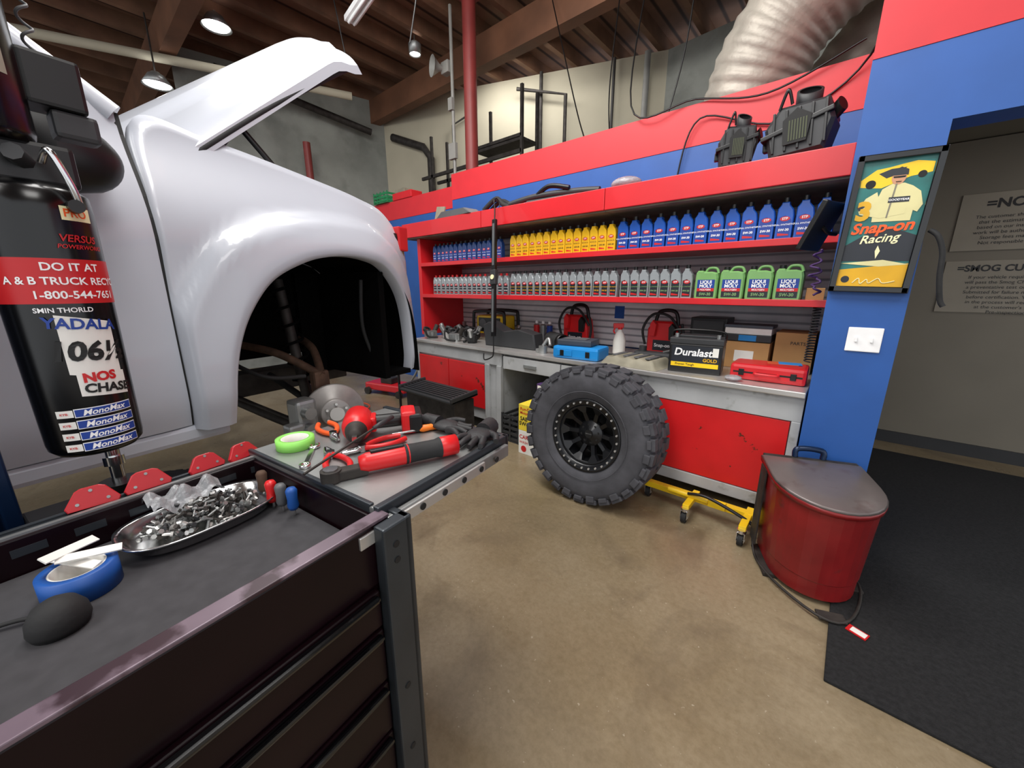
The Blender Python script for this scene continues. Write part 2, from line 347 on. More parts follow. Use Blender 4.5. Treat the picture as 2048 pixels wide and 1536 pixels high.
row(jug(),-.87,-.245,4,3.0,ZL)
# ================================================================ CAMERA
cam=bpy.data.cameras.new('camera');co=bpy.data.objects.new('camera',cam);COL.objects.link(co)
cam.sensor_width=36;cam.lens=13.52;cam.clip_start=.02
co.location=(0,0,1.45);co.rotation_euler=(math.radians(76),0,math.radians(41.05));SC.camera=co
# ================================================================ TRUCK
def sst(t): t=max(0,min(1,t));return t*t*(3-2*t)
def wb(s,z):
    w=-2.04-.16*sst((z-1.6)/.52)**1.3-.03*sst((1.0-z)/.2)
    if s>1.5: w-=(s-1.5)**2*.55
    return w
A=[(.74,.84),(.765,1.05),(.81,1.22),(.88,1.36),(.99,1.49),(1.15,1.575),(1.28,1.61),(1.42,1.622),(1.55,1.61),(1.66,1.575),(1.78,1.47),(1.86,1.33),(1.90,1.12),(1.91,.88)]
O=[(.605,.84),(.605,1.1),(.605,1.35),(.61,1.6),(.615,1.85),(.66,2.115),(.9,2.10),(1.15,2.07),(1.4,2.03),(1.65,1.985),(1.87,1.93),(2.0,1.74),(2.02,1.40),(1.98,.92)]
def interp(P,t):
    Q=catmull([(p[0],p[1],0) for p in P],6);k=t*(len(Q)-1);i=min(int(k),len(Q)-2);f=k-i;v=Q[i].lerp(Q[i+1],f);return v.x,v.y
rows=[(-.02,1),(0,0),(.03,0),(.08,0),(.14,0),(.2,0),(.26,0),(.32,0),(.38,0),(.44,0),(.5,0),(.56,0),(.62,0),(.68,0),(.75,0),(.84,0),(.92,0),(1,0),(1,2)]
NR=len(rows)-1
def ffn(u,v):
    r=rows[min(int(round(v*NR)),NR)];t=max(r[0],0)
    a=interp(A,u);o=interp(O,u);s=a[0]+(o[0]-a[0])*t;z=a[1]+(o[1]-a[1])*t
    w=wb(s,z)
    dd=math.hypot(s-a[0],z-a[1])
    w+=.085*(1-.25*sst(dd/.2))*(1-sst((dd-.19)/.07))*sst((s-.60)/.03)
    w-=.012*(1-sst(dd/.03))
    if r[1]==1: w-=.09
    if r[1]==2: w-=.06 ;z-=.01
    return (w,s,z)
fender=B().grid(ffn,110,NR,'truckwhite')
def dfn(u,v):
    s=-1.3+(.598+1.3)*u;z=.86+(2.12-.86)*v;w=wb(0,z)+.008
    if u>.995: w-=.012
    return (w,s,z)
door=B().grid(dfn,20,24,'truckwhite')
rocker=B().box(-2.14,-2.06,-1.3,.74,.78,.858,'truckwhite',.02)
gap=B()
V=[];
for i in range(17):
    z=.86+i*.078
    for s in (.588,.612): V.append((wb(0,z)-.006,s,z))
gap.add(V,[(2*i,2*i+1,2*i+3,2*i+2) for i in range(16)],'dark')
cab=B()
W0,W1=-2.22,-3.82
for wA,wB in ((W0,-2.38),(W1,-3.66)):
    cab.tube([(wA,.60,2.10),((wA+wB)/2,.2,2.40),(wB,-.25,2.63)],.045,'truckwhite',k=6)
    cab.tube([(wA,-1.3,2.1),(wB,-1.25,2.6)],.05,'truckwhite',smooth=False)
cab.box(-3.7,-2.34,-1.35,-.2,2.60,2.68,'truckwhite',.03)
cab.box(-4.0,-3.96,-1.3,2.0,.86,2.08,'truckwhite',.01).box(-3.95,-2.2,-1.32,-1.28,.86,2.6,'truckwhite').box(-3.9,-2.25,.2,.62,1.0,2.08,'liner')
glass=B().add([(W0,.60,2.12),(W1,.60,2.12),(-3.66,-.25,2.62),(-2.38,-.25,2.62)],[(0,1,2,3)],'glass')
glass.add([(W0,.5,2.12),(W0,-1.3,2.12),(-2.38,-1.25,2.6),(-2.38,-.25,2.62)],[(0,1,2,3)],'glass')
front=B().box(-3.82,-2.22,1.95,2.03,1.0,1.86,'truckwhite',.03).box(-3.5,-2.5,2.02,2.06,1.3,1.8,'black',.01).box(-3.85,-2.25,1.97,2.14,.92,1.12,'black',.03)
lamp=B().box(-2.36,-2.17,1.86,2.0,1.62,1.82,'glass',.03).box(-2.30,-2.155,1.94,2.02,1.70,1.86,'labred',.01)
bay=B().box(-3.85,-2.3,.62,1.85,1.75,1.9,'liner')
def lfn(u,v):
    a=interp(A,u);cx,cz=1.34,1.05;return (-2.02-.75*v,cx+(a[0]-cx)*1.03,cz+(a[1]-cz)*1.03)
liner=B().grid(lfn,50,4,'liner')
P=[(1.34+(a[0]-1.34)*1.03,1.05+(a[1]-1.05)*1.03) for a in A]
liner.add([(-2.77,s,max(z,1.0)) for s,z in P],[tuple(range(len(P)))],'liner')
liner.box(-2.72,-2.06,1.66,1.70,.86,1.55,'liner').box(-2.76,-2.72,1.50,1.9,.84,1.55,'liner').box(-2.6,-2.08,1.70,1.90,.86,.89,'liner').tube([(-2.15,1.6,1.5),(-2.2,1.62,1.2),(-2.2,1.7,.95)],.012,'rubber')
def hood(off=0,sc=1):
    def fn(u,v):
        w=-2.19-1.56*u
        c=(math.sin(math.pi*u))**.55 if 0<u<1 else 0
        tipx=1.70+.23*math.sin(math.pi*u)
        s0,z0=.70,1.93;s=s0+(tipx-s0)*v;z=z0+(s-s0)*.845
        n=.20*c*(1-.25*v)
        n+=.03*sst((u-.16)/.04)*sst((.84-u)/.04)
        n-=.07*sst((v-.84)/.16)**2
        n+=off*(-1)
        return (w,s-.62*n,z+.78*n)
    return fn
hd=B().grid(hood(),50,26,'truckwhite');hu=B().grid(hood(.035),30,16,'dgrey')
hf=hood();h2=hood(.045)
for vv in (0,1):
    for k in range(30):
        a,b_,c,d=hf(k/30,vv),hf((k+1)/30,vv),h2((k+1)/30,vv),h2(k/30,vv);hd.add([a,b_,c,d],[(0,1,2,3)],'truckwhite')
for uu in (0,1):
    for k in range(26):
        a,b_,c,d=hf(uu,k/26),hf(uu,(k+1)/26),h2(uu,(k+1)/26),h2(uu,k/26)
        hd.add([a,b_,c,d],[(0,1,2,3)],'truckwhite')
hu.tube([h2(.03,.1),h2(.03,.5),h2(.03,.85)],.022,'dgrey').tube([h2(.05,.6),h2(.3,.3),h2(.5,.25)],.02,'dgrey')
hu.tube([h2(.008,.05),h2(.008,.5),h2(.015,.95)],.016,'rubber')
strut=B().tube([(-2.27,.92,2.02),(-2.25,1.08,2.24)],.012,'black',smooth=False).tube([(-2.22,1.22,2.03),(-2.25,1.05,2.23)],.014,'black',smooth=False)
def mfn(u,v):
    a=u*2*math.pi;r=math.sin(math.pi*min(max(v,.001),.999))**.35
    sg=math.sin(a)
    return (-1.93+.09*r*math.cos(a),.355+.165*r*sg*(1 if sg>0 else .8),1.885+.135*(v-.5)*2*(1-.2*max(sg,0))-.03*sg)
mirror=B().grid(mfn,28,14,'black').tube([(-1.96,.40,1.82),(-2.03,.46,1.88),(-2.15,.48,1.98)],.04,'black')
hx,hs,hz=-2.17,1.34,.70
RT=Matrix.Translation((hx,hs,hz))@Euler((0,math.radians(86),math.radians(-24))).to_matrix().to_4x4()
rotor=B().lathe([(.08,-.015),(.170,-.015),(.176,-.005),(.176,.005),(.170,.015),(.09,.015),(.088,.05),(.08,.055),(.0,.055)],'rotor',40,T=RT)
hub=B().cyl((0,0,.05),(0,0,.085),.042,'steel',T=RT,n=20)
for k in range(6):
    a=k*math.pi/3;hub.cyl((.062*math.cos(a),.062*math.sin(a),.05),(.062*math.cos(a),.062*math.sin(a),.09),.008,'chrome',n=8,T=RT)
cal=B().box(-2.27,-2.15,1.10,1.22,.58,.82,'alu',.02).cyl((-2.16,1.15,.65),(-2.1,1.15,.65),.035,'alu').cyl((-2.16,1.15,.75),(-2.1,1.15,.75),.035,'alu').box(-2.20,-2.12,1.03,1.12,.62,.70,'alu',.015)
sus=B().tube([(-2.28,1.34,.55),(-2.55,1.25,.58),(-2.95,1.1,.72)],.035,'iron').tube([(-2.28,1.36,.55),(-2.6,1.45,.58),(-2.95,1.6,.72)],.035,'iron')
sus.tube([(-2.27,1.34,.92),(-2.5,1.22,1.05),(-2.75,1.12,1.1)],.025,'rust').tube([(-2.27,1.34,.92),(-2.5,1.44,1.05),(-2.75,1.5,1.1)],.025,'rust')
sus.box(-2.33,-2.26,1.29,1.39,.50,.95,'rust',.02).tube([(-2.3,1.34,.68),(-2.95,1.34,.85)],.022,'rubber',smooth=False)
sus.lathe([(.03,0),(.05,.02),(.034,.04),(.05,.06),(.034,.08),(.05,.1),(.03,.12)],'rubber',16,T=TR(-2.36,1.34,.69,0,-75,0))
sus.tube([(-2.3,1.22,.62),(-2.95,1.05,.78)],.013,'iron',smooth=False).tube([(-2.2,1.2,.95),(-2.25,1.0,.98),(-2.5,.9,1.1),(-2.7,.85,1.3)],.012,'rubber')
coil=B().cyl((-2.45,1.34,.66),(-2.56,1.3,1.5),.03,'iron')
coil.tube([(Vector((-2.46,1.34,.80)).lerp(Vector((-2.56,1.3,1.45)),k/60)+Vector((.06*math.cos(k*.63),.06*math.sin(k*.63),0))) for k in range(61)],.009,'liner',k=2)
frame=B().box(-3.08,-2.92,-1.2,1.95,.72,.88,'iron',.01).box(-3.6,-3.08,1.15,1.3,.74,.84,'iron',.01)
fthing('pickup_truck','white pickup truck raised with hood open and front wheel removed','truck',[
 ('fender',fender),('door',door),('rocker_panel',rocker),('door_gap',gap),('cab',cab),('window',glass),('grille',front,'white front end with black grille'),('headlight',lamp),('engine_bay',bay),
 ('wheel_well',liner,'black wheel arch liner'),('hood',hd,[('hood_lining',hu),('hood_strut',strut)]),('side_mirror',mirror,'black plastic door mirror'),
 ('brake_disc',rotor,[('wheel_hub',hub),('brake_caliper',cal)],'bare steel brake disc'),('suspension',sus,[('coil_spring',coil)]),('chassis',frame)],(-3,.6,.62))
# ================================================================ LIFT
col=B().box(-1.78,-1.74,-.45,.06,0,3.4,'bluebin',.005).box(-1.78,-1.45,.03,.06,0,3.4,'bluebin',.005).box(-1.78,-1.45,-.45,-.42,0,3.4,'bluebin',.005).box(-1.85,-1.3,-.5,.12,0,.02,'bluebin')
arm=B().box(-2.9,-1.6,-.05,.03,.50,.60,'bluebin',.01,).box(-2.95,-2.75,-.1,.1,.60,.62,'black')
fthing('lift_column','dark blue steel column of a vehicle lift','lift',[('column',col),('lift_arm',arm)],(-1.6,-.2,0))
uw,us=-1.45,.215
U=TR(uw,us,0)
res=B().lathe([(0,1.04),(.075,1.04),(.088,1.055),(.090,1.07),(.097,1.62),(.094,1.66),(.07,1.68),(0,1.68)],'tank',48,T=U)
lab=B()
def band(bb,z0,z1,t0,t1,m,e=.0012,n=24,zf=0):
    def R(z): return .090+(z-1.07)*.0127+e
    V=[];
    for i in range(n+1):
        t=math.radians(t0+(t1-t0)*i/n)
        for z in (z0,z1): z_=z+zf*(i/n);V.append((R(z_)*math.cos(t),R(z_)*math.sin(t),z_))
    bb.add(V,[(2*i,2*i+2,2*i+3,2*i+1) for i in range(n)],m,True,U)
def ctext(bb,t,size,m,z,th,e=.0022,bold=.02,shear=0,tilt=0,sx=1):
    V,F=textmesh(t,size,bold);o=[];ca,sa=math.cos(math.radians(tilt)),math.sin(math.radians(tilt))
    for x,y,_ in V:
        x=(x+shear*y)*sx;x,y=x*ca-y*sa,x*sa+y*ca
        R=.090+(z+y-1.07)*.0127+e;a=math.radians(th)+x/R;o.append((R*math.cos(a),R*math.sin(a),z+y))
    bb.add(o,F,m,False,U)
band(lab,1.415,1.515,-100,72,'labred')
ctext(lab,'DO IT AT',.024,'lettwhite',1.496,12);ctext(lab,'A & B TRUCK RECYCLING',.023,'lettwhite',1.465,22);ctext(lab,'1-800-544-7651',.024,'lettwhite',1.434,14)
ctext(lab,'VERSUS',.022,'labred',1.56,28,shear=.2);ctext(lab,'POWERWORKS',.013,'labred',1.542,30,shear=.2)
band(lab,1.60,1.63,14,50,'lettcream');ctext(lab,'PRO',.024,'lettorange',1.615,30);
ctext(lab,'SMIN THORLD',.015,'lettwhite',1.400,-6)
band(lab,1.25,1.39,-18,42,'paper',zf=-.02);ctext(lab,'YADALA',.034,'labblue',1.366,8,tilt=-5,e=.0035,bold=.03);ctext(lab,'106\u00bd',.062,'lettblack',1.300,11,e=.0035,bold=.04,shear=.1,tilt=-4)
band(lab,1.195,1.255,-12,46,'paper',zf=-.01);ctext(lab,'NOS',.03,'labred',1.238,12,e=.0035,bold=.05);ctext(lab,'CHASE',.03,'lettblack',1.208,20,e=.0035,bold=.04,tilt=-6)
for k in range(4):
    z=1.155-.029*k;band(lab,z-.009,z+.009,-45,-26,'paper');band(lab,z-.011,z+.011,-25,44,'lettwhite');band(lab,z-.009,z+.009,-24,43,'labblue',.0018);ctext(lab,'MonoMax',.0195,'lettwhite',z,9,e=.003,bold=.02,shear=.3,tilt=1);ctext(lab,'KYB',.008,'labred',z,-36,e=.003)
mot=B().lathe([(0,1.76),(.08,1.76),(.085,1.78),(.085,2.12),(.07,2.16),(0,2.16)],'tank',32,T=TR(uw,us-.05,0)).box(uw-.05,uw+.05,us-.08,us+.08,1.675,1.765,'black',.01)
mot.lathe([(.0865,1.88),(.0865,1.98)],'signpaper',12,T=TR(uw,us-.05,0),a0=5,a1=40)
sw=B().box(uw-.09,uw+.0,us+.035,us+.135,1.86,1.97,'black',.008).box(uw-.07,uw-.01,us+.07,us+.15,1.80,1.86,'plast',.01)
han=B().tube([(uw+.07,us+.02,1.72),(uw+.10,us+.03,1.74),(uw+.10,us+.05,1.68),(uw+.09,us+.06,1.63)],.007,'chrome').cyl((uw+.08,us+.05,1.63),(uw+.11,us+.05,1.63),.014,'black').tube([(uw+.04,us,1.72),(uw+.08,us-.02,1.73)],.018,'plast',smooth=False)
sp=B().cyl((uw,us+.02,.93),(uw,us+.02,1.04),.015,'chrome').cyl((uw,us+.02,.98),(uw,us+.02,1.005),.024,'chrome',n=6).cyl((uw,us+.02,.905),(uw,us+.02,.93),.045,'black').box(uw-.04,uw+.04,.06,us+.02,.885,.905,'black',.004)
br=B().box(uw-.06,uw+.0,.06,us-.02,1.69,1.75,'bluebin',.005)
spring=B().tube([(uw-.04+.010*math.cos(k*.8),us+.07+.010*math.sin(k*.8),1.965+k*.006) for k in range(70)],.003,'dgrey',k=2)
fthing('hydraulic_power_unit','glossy black cylindrical lift pump tank covered in stickers','pump',[('tank',res,[('sticker',lab)],'glossy black tank'),('motor',mot),('switch_box',sw),('lever',han,'chrome release lever'),('spindle',sp),('bracket',br),('coiled_cable',spring)],(uw,us,.885))
# ================================================================ TOOL CART
c0,c1,s0,s1,T0=-1.25,-.65,-1.0,.50,.95
body=B().box(c0,c1-.005,s0,s1,.12,.82,'maroon').box(c0,c1-.03,s0,s1,.82,.862,'maroon')
body.box(c1-.03,c1,s0,s1,.80,T0,'maroon',.004).box(c0,c0+.02,s0,s1,.82,T0,'maroon',.004).box(c0,c1,s1-.02,s1,.82,T0-.005,'maroon',.004).box(c0,c1,s0,s0+.02,.82,T0,'maroon',.004)
body.box(c1-.034,c1+.002,s0,s1,T0,T0+.008,'cartrim',.002)
linr=B().box(c0+.025,c1-.036,s0+.03,s1-.025,.862,.87,'foam')
rail=B().box(c0-.035,c0-.005,s0,s1+.01,.90,.945,'post',.003).box(c0-.0,c0+.012,s0,s1,.945,.955,'alu').box(c0-.045,c0-.035,s0,s1-.1,.87,.95,'post',.002)
for k in range(9): rail.box(c0+.0195,c0+.022,-.25+k*.09,-.20+k*.09,.91,.928,'post')
post=B().box(c1+.002,c1+.035,.455,.535,.05,T0,'post',.005).box(c1-.06,c1+.035,.515,.535,.05,T0,'post',.004)
for z in (.90,.86,.3,.5,.13): post.cyl((c1+.03,.487,z),(c1+.037,.487,z),.008,'dark',n=14)
draw=[]
zz=[(.70,.795),(.545,.69),(.39,.535),(.235,.38)]
for za,zb in zz:
    d=B().box(c1-.004,c1+.012,s0+.02,.45,za,zb,'maroon',.004)
    h=B().box(c1+.012,c1+.030,s0+.03,.44,zb-.016,zb-.002,'gloss',.006)
    draw.append(('drawer',d,[('handle',h)]))
t0,t1=.49,1.025
top=B().box(c0-.03,-.675,t0,t1,.945,.962,'alu',.003).box(-.69,-.672,t0,t1,.925,.967,'post',.003).box(c0-.04,-.672,t1-.015,t1+.005,.925,.967,'post',.003).box(c0-.03,-.70,t0,t0+.012,.93,.968,'post',.003)
slide=B().box(-.667,-.652,.50,1.0,.905,.945,'alu',.003).box(-.652,-.645,.42,.86,.91,.94,'steel',.002)
for k in range(6): slide.cyl((-.646,.52+.08*k,.925),(-.642,.52+.08*k,.925),.009,'dark',n=12)
wh=[]
for w in (c0+.08,c1-.08):
    for s in (.42,-.9): wh.append(('caster',B().cyl((w-.02,s,.06),(w+.02,s,.06),.058,'rubber').box(w-.03,w+.03,s-.03,s+.03,.10,.12,'steel')))
fthing('tool_cart','dark maroon steel roller tool cart with open top and drawers','tool cart',[('body',body,'dark maroon steel body'),('drawer_liner',linr),('slide_rail',rail),('corner_post',post,'grey steel corner post with bolt holes'),('sliding_top',top,[('drawer_slide',slide)],'grey steel sliding top')]+draw+wh,(-.95,-.2,.0))
ZT=.963
def on(name,label,cat,parts,w,s,z,rot=0,**k):
    r=rot if isinstance(rot,tuple) else (0,0,rot)
    return thing(name,label,cat,parts,loc=Lw(w,s,z),rot=(r[0],r[1],r[2]+DEG),**k)
def tape(m,r=.055,h=.03):
    return [('tape',B().lathe([(r*.72,0),(r,0),(r,h),(r*.72,h),(r*.72,0)],m,36)),('core',B().lathe([(r*.66,.001),(r*.72,.001),(r*.72,h-.001),(r*.66,h-.001),(r*.66,.001)],'paper',36))]
on('tape_roll','bright green masking tape roll lying on the cart top','tape',tape('green'),-1.19,.59,ZT)
on('tape_roll','blue masking tape roll lying in the open cart','tape',tape('bluetape',.056,.052),-1.06,.085,.871)
b=B().lathe([(0,.0),(.036,0),(.040,.012),(.038,.03),(.028,.048),(.012,.058),(0,.06)],'rubber',28);b.tube([(-.03,0,.01),(-.07,-.04,.01),(-.10,-.1,.006)],.004,'rubber')
on('rubber_dome','black rubber dome light with a thin cable','lamp',b,-.965,.04,.871)
b=B()
for k,(a,c,m) in enumerate(((0,0,'paper'),(.01,.02,'paper'),(-.02,.0,'paper'))): b.box(-.045,.045,-.009,.009,0,.003,m,T=TR(a,c,.058+k*.010,12+8*k,8,30+45*k))
on('paper_scrap','crumpled white paper strips on the blue tape','paper',b,-1.07,.085,.871)
def tr(u,v,zf): 
    a=u*2*math.pi;c,s_=math.cos(a),math.sin(a);e=.7
    return (.10*abs(c)**e*(1 if c>0 else -1)*v,.155*abs(s_)**e*(1 if s_>0 else -1)*v,zf)
prof=[(.0,.004),(.86,.004),(.93,.012),(.98,.035),(1.05,.038),(1.05,.034),(1.0,.03)]
def ptf(u,v):
    k=min(int(round(v*6)),6);return tr(u,max(prof[k][0],.001),prof[k][1])
on('parts_tray','oval stainless steel magnetic parts tray full of hardware','tray',B().grid(ptf,48,6,'chrome'),-1.12,.31,.8705)
bits=B()
for i in range(300):
    a=random.uniform(0,6.28);r=math.sqrt(random.random())*.85;x=.085*r*math.cos(a);y=.135*r*math.sin(a);z=.014+.045*(1-r*r)*random.random()+.004
    T=TR(x,y,z,random.uniform(0,180),random.uniform(0,180),random.uniform(0,180))
    m=random.choice(['alu','alu','iron','iron','plast','steel'])
    if i%3: 
        L=random.uniform(.012,.030);bits.cyl((0,0,-L/2),(0,0,L/2),random.uniform(.002,.0035),m,n=8,T=T);bits.cyl((0,0,L/2),(0,0,L/2+.005),.0055,m,n=6,T=T,sm=False)
    else: bits.cyl((0,0,-.004),(0,0,.006),random.uniform(.005,.008),m,n=6,T=T,sm=False)
on('hardware_pile','heap of mixed nuts, bolts and sockets in the tray','hardware',bits,-1.12,.31,.8725,kind='stuff')
def bagf(u,v):
    x=(u-.5)*.085;y=(v-.5)*.15;return (x,y,.045+.012*math.sin(u*9+v*5)+.012*math.sin(v*17)+.015*math.sin(math.pi*u))
on('zip_bag','crumpled clear plastic bag lying on the hardware','bag',B().grid(bagf,16,20,'clearbag'),-1.185,.30,.888)
for i,(m,nm,w,s) in enumerate((('toolred','red',-1.05,.45),('dgrey','grey',-1.01,.455),('bluetape','blue',-.965,.46),('rust','amber',-1.13,.465))):
    b=[('handle',B().lathe([(0,0),(.010,.002),(.014,.012),(.012,.03),(.014,.055),(.010,.062),(0,.063)],m,16,T=TR(0,0,.016))),('shank',B().cyl((0,0,0),(0,0,.018),.004,'chrome'))]
    on('screwdriver','%s handled short screwdriver standing in the cart corner'%nm,'screwdriver',b,w,s-.01,.871,(0,0,0))
for i,(s,w) in enumerate(((.155,-1.275),(.255,-1.275),(.383,-1.275),(.478,-1.275))):
    k=.85 if i<2 else .80
    b=B().prism([(-.05*k,0),(.05*k,0),(.055*k,.01),(.03*k,.052*k),(.018*k,.058*k),(-.018*k,.058*k),(-.03*k,.052*k),(-.055*k,.01)],-.007,.007,'pedred',.002,T=TR(0,0,0,0,0,90))
    for a in (-.03*k,.03*k,0): b.cyl((.0072,a,.014 if a else .04),(.0085,a,.014 if a else .04),.0035,'alu',n=10)
    on('welding_magnet','red arrow shaped welding magnet on the cart rail','magnet',b,w,s,.9465,(0,-20,-8+6*i),group='red welding magnets on the rail')
def impact():
    body=B().lathe([(0,-.09),(.038,-.088),(.046,-.07),(.047,.02),(.043,.045),(.034,.06)],'toolred',28,T=TR(0,0,.047,0,90,0))
    nose=B().lathe([(.034,.06),(.030,.085),(.022,.10),(.020,.112),(0,.112)],'iron',24,T=TR(0,0,.047,0,90,0)).box(.112,.132,-.007,.007,.04,.054,'chrome')
    h=B().tube([(-.02,.035,.045),(-.03,.09,.042),(-.04,.14,.04)],.024,'black',12).box(-.06,.02,.04,.06,.02,.07,'toolred',.01)
    bat=B().box(-.085,.015,.14,.19,.0,.078,'toolred',.012).box(-.09,.02,.165,.21,.005,.07,'black',.01)
    return [('motor_housing',body),('anvil',nose),('handle',h),('battery_pack',bat)]
on('impact_wrench','red and black cordless impact wrench lying on its side','power tool',impact(),-1.08,.74,ZT,-40)
b=[('ratchet_head',B().cyl((0,0,0),(0,0,.03),.026,'iron').cyl((0,0,.03),(0,0,.034),.018,'chrome').prism([(0,-.018),(.09,-.016),(.09,.016),(0,.018)],0,.026,'iron',.003,T=TR(0,0,.026,-90,0,0))),
   ('ratchet_body',B().lathe([(0,.07),(.020,.07),(.026,.09),(.028,.20),(.024,.22),(.024,.28),(.030,.30),(.030,.345),(0,.35)],'toolred',20,T=TR(0,0,.031,0,90,0))),
   ('grip',B().lathe([(.0285,.19),(.0265,.22),(.0265,.28),(.0305,.295)],'rubber',20,T=TR(0,0,.031,0,90,0))),('trigger_lever',B().box(.10,.19,-.008,.008,.055,.064,'black',.003))]
on('cordless_ratchet','red cordless ratchet with black grip on the cart top','power tool',b,-.885,.515,ZT+.001,62)
b=[('blade',B().cyl((0,0,.013),(.09,0,.013),.004,'chrome')),('handle',B().lathe([(0,0),(.008,.002),(.013,.015),(.011,.04),(.014,.075),(.011,.095),(0,.097)],'orange',18,T=TR(.09,0,.014,0,90,0)))]
on('screwdriver','orange handled screwdriver on the cart top','screwdriver',b,-.985,.80,ZT,64)
def pliers(m):
    h=B();
    for sg in (-1,1): h.tube([(0,0,.01),(.04,sg*.022,.01),(.09,sg*.03,.01),(.135,sg*.018,.01)],.0085,m,10)
    j=B().tube([(0,.0,.01),(-.02,.008,.01),(-.06,.002,.01)],lambda t:.009-.005*t,'chrome').tube([(0,0,.01),(-.02,-.008,.01),(-.06,-.002,.01)],lambda t:.009-.005*t,'chrome').cyl((0,0,0),(0,0,.021),.012,'chrome')
    return [('handle',h),('jaw',j)]
on('pliers','pliers with red dipped handles on the cart top','pliers',pliers('toolred'),-1.02,.60,ZT,-20)
on('pliers','red handled needle nose pliers beside the impact wrench','pliers',pliers('toolred'),-.98,.68,ZT,75)
on('pliers','steel pliers with orange tipped handles by the tape','pliers',pliers('lettorange'),-1.16,.70,ZT,160)
b=B().prism([(0,-.006),(.12,-.006),(.12,.006),(0,.006)],0,.006,'chrome',.001,T=TR(0,0,.006,-90,0,0)).lathe([(.008,0),(.015,0),(.015,.009),(.008,.009),(.008,0)],'chrome',20,T=TR(-.012,0,0)).lathe([(.009,0),(.018,0),(.018,.009),(.009,.009),(.009,0)],'chrome',20,T=TR(.132,0,0),a0=40,a1=320)
on('combination_wrench','chrome combination wrench on the cart top','wrench',b,-1.03,.53,ZT+.001,140)
b=[('blade',B().tube([(0,0,.006),(.20,0,.012),(.26,.0,.014)],.0035,'iron')),('handle',B().lathe([(0,0),(.006,0),(.008,.03),(.007,.09),(0,.092)],'plast',12,T=TR(.26,0,.015,0,90,0)))]
on('pick_tool','long thin dark steel pick tool across the cart top','hand tool',b,-.93,.47,ZT+.02,(0,-6,100))
def glove():
    b=B()
    b.ball((0,0,.016),.05,'leather',10,sx=1.05,sy=.85,sz=.3).tube([(-.03,0,.014),(-.09,.0,.016)],lambda t:.03,'leather',12)
    for k,(y,L) in enumerate(((-.032,.055),(-.012,.07),(.01,.068),(.03,.05))): b.tube([(.03,y,.014),(.03+L*.6,y*1.3,.02-.004*k),(.03+L,y*1.5,.010)],lambda t:.0125-.004*t,'leather',10)
    b.tube([(-.02,.03,.014),(.0,.06,.016),(.03,.075,.012)],lambda t:.013-.004*t,'leather',10);return b
on('work_glove','crumpled black work glove on the corner of the cart','glove',glove(),-.885,.955,ZT+.003,5)
on('work_glove','black work glove crumpled beside the other glove','glove',glove(),-.735,.95,ZT+.003,-80)
# ================================================================ WHEEL
def wheel():
    ty=B().lathe([(.245,-.12),(.26,-.135),(.33,-.158),(.40,-.157),(.438,-.145),(.456,-.10),(.460,0),(.456,.10),(.438,.145),(.40,.157),(.33,.158),(.26,.135),(.245,.12),(.235,.0),(.245,-.12)],'tyre',72)
    NL=30
    for k in range(NL):
        a=360*k/NL
        for sg in (-1,1):
            o=0 if sg<0 else 6
            Tm=TR(0,0,0,0,0,a+o)
            big=k%2
            ty.box(.44,.473,-.038,.038,.088 if sg>0 else -.150,.150 if sg>0 else -.088,'tyre',.005,T=Tm)
            ty.box(.412 if big else .425,.452,-.028,.028,(.13 if sg>0 else -.162),(.162 if sg>0 else -.13),'tyre',.005,T=Tm)
            ty.box(.448,.474,-.03,.034,.008 if sg>0 else -.078,.078 if sg>0 else -.008,'tyre',.005,T=Tm@TR(0,0,0,sg*14,0,0))
    ty.lathe([(.30,.1585),(.303,.162),(.306,.1585)],'tyre',60)
    rim=B().lathe([(.246,.12),(.252,.128),(.250,.138),(.238,.135),(.214,.128),(.205,.118),(.200,.10),(.195,.02),(.19,-.13),(.245,-.13)],'rimgrey',64)
    bolts=B()
    for k in range(28):
        a=2*math.pi*k/28;bolts.cyl((.228*math.cos(a),.228*math.sin(a),.128),(.228*math.cos(a),.228*math.sin(a),.141),.0068,'steel',n=10)
    sp=B().lathe([(0,.07),(.032,.07),(.04,.062),(.085,.055),(.095,.045),(.095,.015),(0,.015)],'rimgrey',40)
    ns=10
    for k in range(ns):
        T=TR(0,0,0,0,0,360*k/ns)
        sp.add([(.085,-.014,.052),(.085,.014,.052),(.150,.013,.075),(.150,-.013,.075),(.203,.045,.112),(.203,-.045,.112),
                (.085,-.014,.02),(.085,.014,.02),(.150,.013,.04),(.150,-.013,.04),(.203,.045,.07),(.203,-.045,.07)],
               [(0,1,2,3),(3,2,4,5),(6,9,8,7),(9,11,10,8),(0,3,9,6),(3,5,11,9),(1,7,8,2),(2,8,10,4),(5,4,10,11)],'rimgrey',False,T)
    sp.lathe([(.19,.10),(.204,.115),(.204,.07)],'rimgrey',60)
    for k in range(8):
        a=2*math.pi*k/8+.2;sp.cyl((.062*math.cos(a),.062*math.sin(a),.050),(.062*math.cos(a),.062*math.sin(a),.059),.009,'dark',n=12)
    capp=B().cyl((0,0,.07),(0,0,.078),.028,'black',n=24).text('METHOD',.011,'alu',TR(0,0,.0785))
    drum=B().lathe([(0,-.10),(.19,-.10)],'dark',40)
    return [('tyre',ty,'chunky black mud terrain tyre'),('rim',rim,[('bead_bolt',bolts),('rim_spokes',sp),('centre_cap',capp),('rim_back',drum)],'gunmetal black beadlock rim')]
thing('truck_wheel','large off-road wheel with black rim leaning against the bench','wheel',wheel(),loc=(-1.235,2.29,.472),rot=(85,0,3))
b=B().lathe([(.20,-.11),(.24,-.13),(.33,-.14),(.37,-.12),(.375,0),(.37,.12),(.33,.14),(.24,.13),(.20,.11),(.20,-.11)],'tyre',48)
